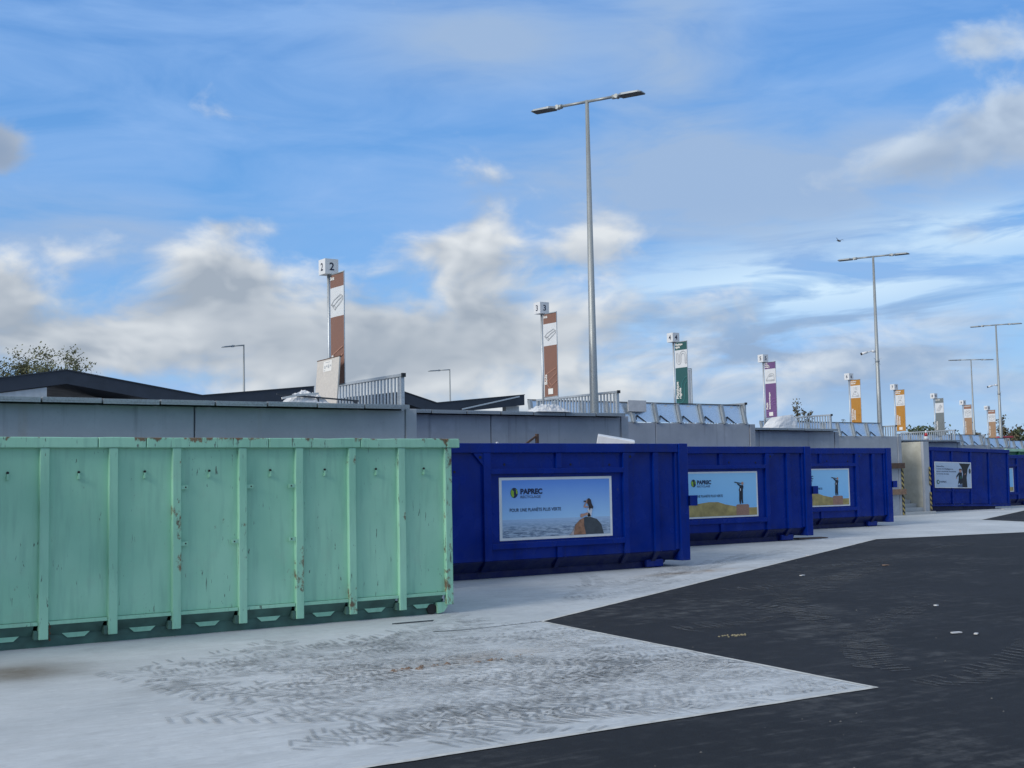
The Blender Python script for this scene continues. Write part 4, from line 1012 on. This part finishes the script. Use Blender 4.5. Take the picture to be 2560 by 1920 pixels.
# ------------------------------------------------------------------ rubbish on and around the containers
c = thing('white_box', 'white box lying tilted on top of the sea-poster container', 'box', (15.60, 19.50, 2.26))
c.rotation_euler = (R(5), R(11), R(-38))
MB().box(-.10, .62, -.20, .42, -.20, .33).obj('carcass', M['white'], c, bevel=.012)
MB().box(.55, .66, -.205, -.201, .02, .12).obj('dark_opening', M['black'], c)
c = thing('wooden_frame', 'brown bar with a slanted brace sticking out of the sea-poster container', 'frame', (14.1, 19.5, 1.9))
MB().bar((0, 0, 0), (.005, 0, .71), .05).obj('upright', M['wood_dark'], c); MB().bar((-.36, .02, .45), (-.03, .0, .66), .035).obj('brace', M['wood_dark'], c)
c = thing('plastic_sheet', 'pale crumpled sheet peeping over the rim of the sea-poster container', 'sheet', (13.2, 19.5, 2.3))
def crumple(nm, sx, sy, sz, seed, mat, parent, n=14, peaks=()):
    mb = MB(); vs, fs = [], []
    for j in range(n + 1):
        for i in range(n + 1):
            u, w = i / n * 2 - 1, j / n * 2 - 1
            r2 = max(0, 1 - (u * u) ** 1.2) * max(0, 1 - (w * w) ** 1.2)
            v = Vector((u * 2.1, w * 2.1, seed)); f0 = 1 - abs(mnoise.noise(v)) * 1.5; f1 = abs(mnoise.noise(v * 2.6)) * .7
            vs.append((u * sx + mnoise.noise(v * 1.7) * sx * .10, w * sy + mnoise.noise(v * 1.9 + Vector((5, 0, 0))) * sy * .10, sz * r2 * (f0 * .75 + .35 - f1)))
    for j in range(n):
        for i in range(n):
            q = j * (n + 1) + i; fs.append((q, q + 1, q + n + 2, q + n + 1))
    mb.add(vs, fs, 0, False); return mb.obj(nm, mat, parent, fix=False)
crumple('fold', .13, .12, .17, 2, M['cream'], c, 8)
m, t, b = new_mat('white_woven_plastic'); p = pos(t)
setc(t, b, 'Base Color', mixc(t, noi(t, p, 3, 4).lin(.3, .7), (.56, .57, .59), (.72, .73, .74))); b.inputs['Roughness'].default_value = .38
bump(t, b, noi(t, p, 9, 5, .6, .6), .5, .03); M['bag'] = m
tag(crumple('plastic_sheet', .44, .30, .19, 11, M['bag'], None, 22), 'crumpled white plastic sheet on the wall edge left of the tallest lamp post', 'sheet').location = (15.78, 21.42, 3.14)
c = thing('builders_bag', 'large white woven bag slumped on the wall edge under sign 5', 'bag', (30.15, 28.62, 3.24))
bg_ = MB(); vs, fs = [], []
prof = [(.66, .34, 0.0), (.60, .32, .10), (.50, .27, .24), (.42, .24, .34), (.36, .20, .40)]
N_ = 22
for j, (rx, ry, zz) in enumerate(prof):
    for i in range(N_):
        a = 2 * math.pi * i / N_; k = 1 + .13 * mnoise.noise(Vector((math.cos(a) * 2, math.sin(a) * 2, zz * 5)))
        ca, sa = math.copysign(abs(math.cos(a)) ** .6, math.cos(a)), math.copysign(abs(math.sin(a)) ** .6, math.sin(a))
        vs.append((ca * rx * k + zz * .35, sa * ry * k, zz * (1 + .12 * math.cos(a + .4) + .10 * mnoise.noise(Vector((ca * 3, sa * 3, 2))))))
for j in range(4):
    for i in range(N_): fs.append((j * N_ + i, j * N_ + (i + 1) % N_, (j + 1) * N_ + (i + 1) % N_, (j + 1) * N_ + i))
fs.append(tuple(range(4 * N_, 5 * N_)))
bg_.add(vs, fs, 0, False); bg_.obj('sack', M['bag'], c, fix=False)
MB().tube([(.40, -.02, .30), (.54, -.05, .42), (.60, -.06, .34), (.58, -.05, .18)], .018, 6).obj('strap', flat('blue_strap', (.02, .05, .22), .6), c)
c = thing('leaning_board', 'beige chipboard panel with white sticker leaning on the sign numbered 2', 'board', (9.12, 18.23, 2.93))
c.rotation_euler = (R(-2.5), R(6), R(4))
MB().box(-.012, .012, -.335, .335, .04, .78).obj('panel', M['chip'], c)
MB().box(-.014, .014, -.345, .345, .782, .795).obj('dark_edge', M['wood_dark'], c)
me = poly_mesh('sticker', [[(0, 0), (.25, 0), (.25, .17), (0, .17)]], M['txtwhite']); put('sticker', me, c, (-.0145, .13, .585), (0, -1, 0), (0, 0, 1))
pol = [[(.03 + i * .055, .05 + (i % 2) * .02), (.07 + i * .055, .05 + (i % 2) * .02), (.06 + i * .055, .10 + (i % 3) * .012), (.035 + i * .055, .095)] for i in range(4)] + stroke([(.06, .145), (.20, .145)], .008) + stroke([(.02, .02), (.06, .02)], .01)
put('sticker_print', poly_mesh('sticker_print', pol, M['lineart']), c, (-.0168, .13, .585), (0, -1, 0), (0, 0, 1))
c = tag(MB().bar((-.98, 0, .11), (.40, .02, .035), .022).bar((-.30, 0, .06), (-.30, .0, -.01), .02).bar((.30, .0, .03), (.36, -.02, -.01), .03).obj('dark_bar', M['darksteel']), 'thin dark metal bar lying across the wall edge left of the beige board', 'bar'); c.location = (9.05, 17.75, 2.985)
c = tag(crumple('plastic_sheet', .36, .20, .22, 4, M['bag'], None, 16), 'white sheet heaped on the wall edge left of the beige board', 'sheet'); c.location = (8.62, 17.92, 2.965)
c = tag(MB().bar((-.13, 0, .0), (.10, 0, .045), .025, .03).bar((.10, .02, .05), (.50, .06, .09), .02, .03).obj('pale_batten', M['cream']), 'short pale batten on the wall edge at the left end of the dark bar', 'batten'); c.location = (8.26, 17.70, 3.03)
# red and white cone, red board
c = thing('traffic_cone', 'red and white traffic cone behind the pale balustrade above the stairs', 'cone', (48.42, 37.1, 3.10))
cn = MB(); rs = [.14, .11, .08, .05, .028]; zs = [.03, .18, .33, .48, .60]
for i in range(4): cn.tube([(0, 0, zs[i]), (0, 0, zs[i + 1])], [rs[i], rs[i + 1]], 16, i % 2)
cn.obj('cone_body', [M['red'], M['white']], c); MB().box(-.2, .2, -.2, .2, 0, .03).obj('foot', M['black'], c)
c = thing('barrier_board', 'red plastic board resting above the far flaps, below sign 10', 'board', (63.0, 43.1, 3.66))
MB().prism([(-.62, 0), (.62, 0), (.50, .10), (-.35, .085)], 'y', -.2, .2).obj('plank_body', M['red'], c, bevel=.02)
MB().box(-.1, .1, -.1, .1, -.18, -.002).obj('foot', M['red'], c)

# litter on the ground
def scrap(nm, x, y, lx, ly, mat, label, cat, rz=0.0, h=.012):
    o = MB().prism([(-lx, -ly), (lx * .9, -ly * 1.1), (lx, ly * .8), (-lx * .7, ly)], 'z', 0, h).obj(nm, mat)
    tag(o, label, cat); o.location = (x, y, gz(y) + .0085); o.rotation_euler = (.0, 0, rz); return o
scrap('board_scrap', 25.15, 23.0, .50, .20, M['wood_dark'], 'flat brown board lying at the foot of the nearer telescope-poster container', 'board', -.1, .02)
scrap('white_plank', 48.0, 32.9, .42, .10, M['cream'], 'thin white plank on the concrete right of the tree-poster container', 'plank', .2, .03)
scrap('paper_scrap', 17.05, 15.78, .07, .025, M['cream'], 'white paper scrap on the asphalt below the second blue container', 'litter', .3)
scrap('paper_scrap', 12.85, 9.55, .075, .03, M['cream'], 'pair of white scraps at the right on the asphalt, the larger one', 'litter', -.2)
scrap('paper_scrap', 12.95, 9.35, .045, .02, M['cream'], 'smaller white scrap beside the larger one at the right on the asphalt', 'litter', .5)
scrap('paper_scrap', 15.0, 11.45, .025, .025, M['white'], 'tiny bright white scrap at the far right on the asphalt', 'litter', .1)
scrap('wood_scrap', 19.9, 16.3, .07, .04, M['wood'], 'small brown scrap on the asphalt at the upper right', 'litter', .1)
scrap('paper_scrap', 20.6, 18.9, .05, .03, M['cream'], 'small pale scrap on the asphalt near the concrete edge', 'litter', .8)
scrap('steel_strip', 8.35, 14.3, .30, .010, M['darksteel'], 'thin dark strip on the concrete right of the green container', 'strip', -.05)
def clods(name, spots, mat, smin, smax, seed):
    rnd = random.Random(seed); mb = MB()
    for (x0, y0, x1, y1, n, sp) in spots:
        for i in range(n):
            u = rnd.random(); x = x0 + (x1 - x0) * u + rnd.gauss(0, sp); y = y0 + (y1 - y0) * u + rnd.gauss(0, sp * .5); s = rnd.uniform(smin, smax) * rnd.uniform(.5, 1.0)
            vs = []
            for (a, b_, c_) in ((1, 0, .3), (.3, .9, .35), (-.8, .5, .3), (-.7, -.7, .3), (.4, -.9, .3), (.1, .1, 1.0)):
                vs.append((x + a * s * rnd.uniform(.7, 1.3), y + b_ * s * rnd.uniform(.6, 1.1), gz(y) + .002 + c_ * s * rnd.uniform(.6, 1.0)))
            fs = [(0, 1, 5), (1, 2, 5), (2, 3, 5), (3, 4, 5), (4, 0, 5)]
            k = len(vs); vs += [(v[0], v[1], gz(v[1]) + .0) for v in vs[:5]]
            fs += [(i_, (i_ + 1) % 5, k + (i_ + 1) % 5, ) for i_ in range(5)] + [(i_, k + (i_ + 1) % 5, k + i_) for i_ in range(5)]
            mb.add(vs, fs)
    return tag(mb.obj(name, mat), kind='stuff')
clods('mud_clods', [(6.35, 11.15, 6.95, 11.2, 26, .03), (7.2, 11.1, 8.0, 11.25, 18, .05), (6.2, 11.1, 6.6, 11.1, 8, .05)], M['clod'], .012, .045, 2)
clods('sawdust_scatter', [(10.55, 11.05, 10.85, 10.95, 40, .07)], flat('pale_sawdust', (.26, .225, .14), .9), .008, .022, 4)
clods('gravel_scatter', [(5.0, 8.5, 9.0, 13.0, 30, 1.2), (12, 14.8, 24, 20.5, 24, .5), (9, 5.5, 20, 14, 26, 2.0), (4.5, 5.8, 9, 7.2, 14, .6)], flat('pale_grit', (.13, .13, .125), .9), .005, .013, 6)

# ------------------------------------------------------------------ canopy building behind
def canopy(label, prof, y0, y1, th, zdeck=2.5):
    """folded-plate roof: prof = (x, z) line of the upper edge"""
    b_ = thing('canopy_building', label, 'building', (0, 0, 0), 0, 'dark folded-roof canopies behind the quay')
    for (xa, za), (xb, zb_) in zip(prof[:-1], prof[1:]):
        MB().prism([(xa, za), (xb, zb_), (xb, zb_ - th), (xa, za - th)], 'y', y0, y1).obj('roof_plate', M['roof'], b_)
        mb = MB(); n = int(abs(xb - xa) / .55)
        for i in range(1, n):
            u = i / n; x = xa + (xb - xa) * u; z = za + (zb_ - za) * u
            mb.box(x - .02, x + .02, y0 + .02, y1, z - .02, z + .03)
        mb.obj('roof_seams', M['roof'], b_); 
        MB().bar((xa, y0 - .02, za + .015), (xb, y0 - .02, zb_ + .015), .05, .035).obj('edge_trim', M['darksteel'], b_)
    return b_
ca = canopy('dark folded-roof canopy behind the pale green container, at the left', [(6.0, 4.92), (13.5, 6.12), (18.68, 5.30), (23.48, 5.78)], 48, 56, .50)
MB().prism([(6.4, 2.5), (12.83, 2.5), (12.83, 5.48), (6.4, 4.46)], 'y', 48.08, 48.5).obj('pale_wall', M['shelterwall'], ca)
MB().box(12.86, 16.6, 50.3, 50.6, 2.5, 5.30).obj('dark_opening', M['brownvoid'], ca)
MB().bar((13.0, 50.25, 5.28), (16.3, 50.25, 4.75), .12, .07).bar((15.0, 50.25, 5.12), (16.4, 50.25, 4.9), .06, .05).obj('truss', M['brownvoid'], ca)
cb = canopy('dark folded-roof canopy behind the signs numbered 2 and 3', [(24.9, 5.34), (27.72, 5.66), (29.35, 5.22), (34.05, 5.68)], 48, 56, .46)
MB().bar((30.6, 47.9, 4.97), (33.7, 47.9, 5.60), .05, .06).obj('gutter', M['galv'], cb)
MB().box(33.3, 34.02, 48.4, 48.7, 2.5, 5.2).obj('pale_wall', M['shelterwall'], cb)
MB().box(24.95, 33.28, 49.0, 49.3, 2.5, 4.9).obj('dark_wall', M['roof'], cb)

# ------------------------------------------------------------------ trees
def bark(): 
    if 'bark' not in M: M['bark'] = flat('bark', (.11, .10, .085), .9, 0, .3, 8)
    return M['bark']
def leafmat(name, c):
    m, t, b = new_mat(name); r_ = V(t, t.nodes.new('ShaderNodeObjectInfo').outputs['Random'])
    n = noi(t, pos(t), .9, 3); f = noi(t, pos(t), 6, 2)
    col = mixc(t, (n * .6 + f * .4).lin(.3, .7), [q * .6 for q in c], [min(1, q * 1.5) for q in c])
    setc(t, b, 'Base Color', col); b.inputs['Roughness'].default_value = .75; b.inputs['Specular IOR Level'].default_value = .25
    return m
LEAF = dict(olive=leafmat('olive_autumn_leaves', (.15, .155, .085)), green=leafmat('dull_green_leaves', (.085, .11, .06)), brown=leafmat('browning_leaves', (.12, .105, .065)))
def tree(x, y, zb, h, w, label, kind, seed, leaves=2600, leaf=.16, trunk=.16, bare=.35, clumps=26, crown0=.30):
    rnd = random.Random(seed); o = thing('tree', label, 'tree', (x, y, zb), 0, 'trees beyond the site')
    tb = MB(); tips = []
    tb.tube([(0, 0, -.2), (.05 * w, 0, h * .25), (0, .05 * w, h * .5), (0, 0, h * .72)], [trunk, trunk * .8, trunk * .55, trunk * .25], 8)
    for i in range(clumps):
        a = rnd.uniform(0, 2 * math.pi); rr = math.sqrt(rnd.random()) * w / 2; u = rnd.uniform(crown0, 1.0)
        prof = math.sin(math.pi * min(1, .18 + .82 * (1 - u) ** .55)) if u > .55 else .75 + .25 * u
        rr *= max(.25, prof); tip = Vector((math.cos(a) * rr, math.sin(a) * rr, h * u * (1 - .16 * (rr / (w / 2)) ** 2)))
        b0 = Vector((0, 0, h * max(.18, u * .62 - .05))); mid = b0.lerp(tip, .55) + Vector((rnd.gauss(0, .05 * w), rnd.gauss(0, .05 * w), .04 * h))
        tb.tube([b0, mid, tip], [trunk * .32, trunk * .18, trunk * .05], 5); tips.append((mid, tip))
        for q in range(4):
            e = mid.lerp(tip, rnd.uniform(.2, 1)); e2 = e + Vector((rnd.gauss(0, .09 * w), rnd.gauss(0, .09 * w), abs(rnd.gauss(.05 * h, .05 * h))))
            tb.tube([e, e2], [trunk * .10, trunk * .025], 4); tips.append((e, e2))
    tb.obj('trunk', bark(), o, fix=False)
    lb = MB(); per = max(1, leaves // len(tips))
    for e, tip in tips:
        s0 = rnd.uniform(.035, .08) * w
        if rnd.random() < bare * .6: continue
        for q in range(per):
            c_ = e.lerp(tip, rnd.uniform(.35, 1.08)) + Vector((rnd.gauss(0, s0), rnd.gauss(0, s0), rnd.gauss(0, s0 * .7)))
            n = Vector((rnd.gauss(0, 1), rnd.gauss(0, 1), rnd.gauss(.4, 1))).normalized(); u_ = n.orthogonal().normalized(); v_ = n.cross(u_); l = leaf * rnd.uniform(.6, 1.3)
            lb.add([c_ - u_ * l * .5, c_ + v_ * l * .3, c_ + u_ * l * .6, c_ - v_ * l * .3], [(0, 1, 2, 3)])
    lb.obj('crown', LEAF[kind], o, fix=False); return o
def at(deg, dist): return math.cos(R(deg)) * dist, math.sin(R(deg)) * dist
def ptree(deg, dist, el, w, label, kind, seed, zb=.1, **kw):
    x, y = at(deg, dist); top = 1.72 + dist * math.tan(R(el)); return tree(x, y, zb, top - zb, w, label, kind, seed, **kw)
ptree(75.6, 82, 6.0, 5.2, 'half-bare olive tree above the canopy, second from the left edge', 'olive', 1, leaves=17000, leaf=.15, clumps=34, bare=.3)
ptree(74.5, 84, 5.8, 3.6, 'half-bare olive tree rightmost of the group above the canopy', 'olive', 2, leaves=15000, leaf=.15, clumps=30, bare=.25)
ptree(77.9, 80, 5.9, 5.0, 'half-bare olive tree cut by the left edge of the photo', 'olive', 3, leaves=17000, leaf=.15, clumps=34, bare=.25)
ptree(73.6, 86, 5.15, 1.6, 'small bare treetop at the right of the olive trees', 'olive', 4, leaves=600, leaf=.12, clumps=16, bare=.6)
ptree(43.25, 95, 2.78, 2.8, 'tufted tree behind the large white bag, left crown', 'brown', 5, leaves=2400, leaf=.18, clumps=14)
ptree(42.5, 95, 2.92, 2.6, 'tufted tree behind the large white bag, right crown', 'brown', 6, leaves=2600, leaf=.18, clumps=14)
ptree(41.75, 98, 2.55, 1.8, 'small thin treetop seen through the balustrade under sign 5', 'brown', 7, leaves=800, leaf=.16, clumps=10)
ptree(40.85, 98, 2.45, 1.0, 'tiny twiggy treetop left of the flaps under sign 6', 'brown', 8, leaves=300, leaf=.14, clumps=8)
ptree(38.6, 105, 1.75, 2.2, 'small tree behind the balustrade left of sign 7', 'green', 9, leaves=1500, leaf=.22, clumps=14)
ptree(37.55, 105, 2.22, 3.6, 'rounded green tree between the signs numbered 7 and 8', 'green', 10, leaves=4200, leaf=.22, clumps=24)
ptree(36.9, 108, 1.75, 2.2, 'low green tree directly behind the sign numbered 8', 'green', 16, leaves=1700, leaf=.22, clumps=14)
ptree(35.45, 108, 1.95, 1.9, 'narrow brown tree between the signs numbered 9 and 10', 'brown', 11, leaves=1700, leaf=.2, clumps=14)
ptree(34.95, 110, 2.1, 1.9, 'brown tree left behind the sign numbered 10', 'brown', 12, leaves=1900, leaf=.2, clumps=14)
ptree(34.45, 112, 2.10, 2.4, 'brown tree behind the far right lamp post', 'brown', 13, leaves=2300, leaf=.2, clumps=16)
hd = [(34.0, 1.80), (33.7, 1.95), (33.45, 2.0), (33.15, 1.92)]
hn = ['leftmost tree of the dense row right of the far lamp post', 'dense green tree near the right edge, left half of the row', 'dense green tree at the right edge above the far flaps', 'tree cut by the right edge behind the far flaps']
for i, (a, e) in enumerate(hd): ptree(a, 112 + i, e, 3.0, hn[i], 'green' if i % 2 else 'brown', 20 + i, leaves=3800, leaf=.22, clumps=26, crown0=.12)

# a small bird passing high over the yard
bd = thing('bird', 'tiny dark bird flying in the sky above the second lamp post', 'bird', tuple(EYE + (fw * 3227.7 + rt * (2098 - 1280) - up * (603 - 960)) * (40 / 3227.7)))
BM = flat('dark_feathers', (.06, .065, .075), .8)
b_ = MB(); b_.tube([(-.09, 0, 0), (-.03, 0, .01), (.05, 0, .01), (.10, 0, 0), (.17, 0, .0)], [.006, .026, .03, .018, .004], 8); b_.obj('body', BM, bd)
for s_ in (-1, 1):
    MB().add([(-.01, s_ * .02, .015), (.06, s_ * .02, .015), (.05, s_ * .11, .075), (.07, s_ * .19, .05), (.015, s_ * .11, .08)], [(0, 1, 2, 4), (4, 2, 3)]).obj('wing', BM, bd, fix=False)
bd.rotation_euler = (R(12), R(-20), R(70))
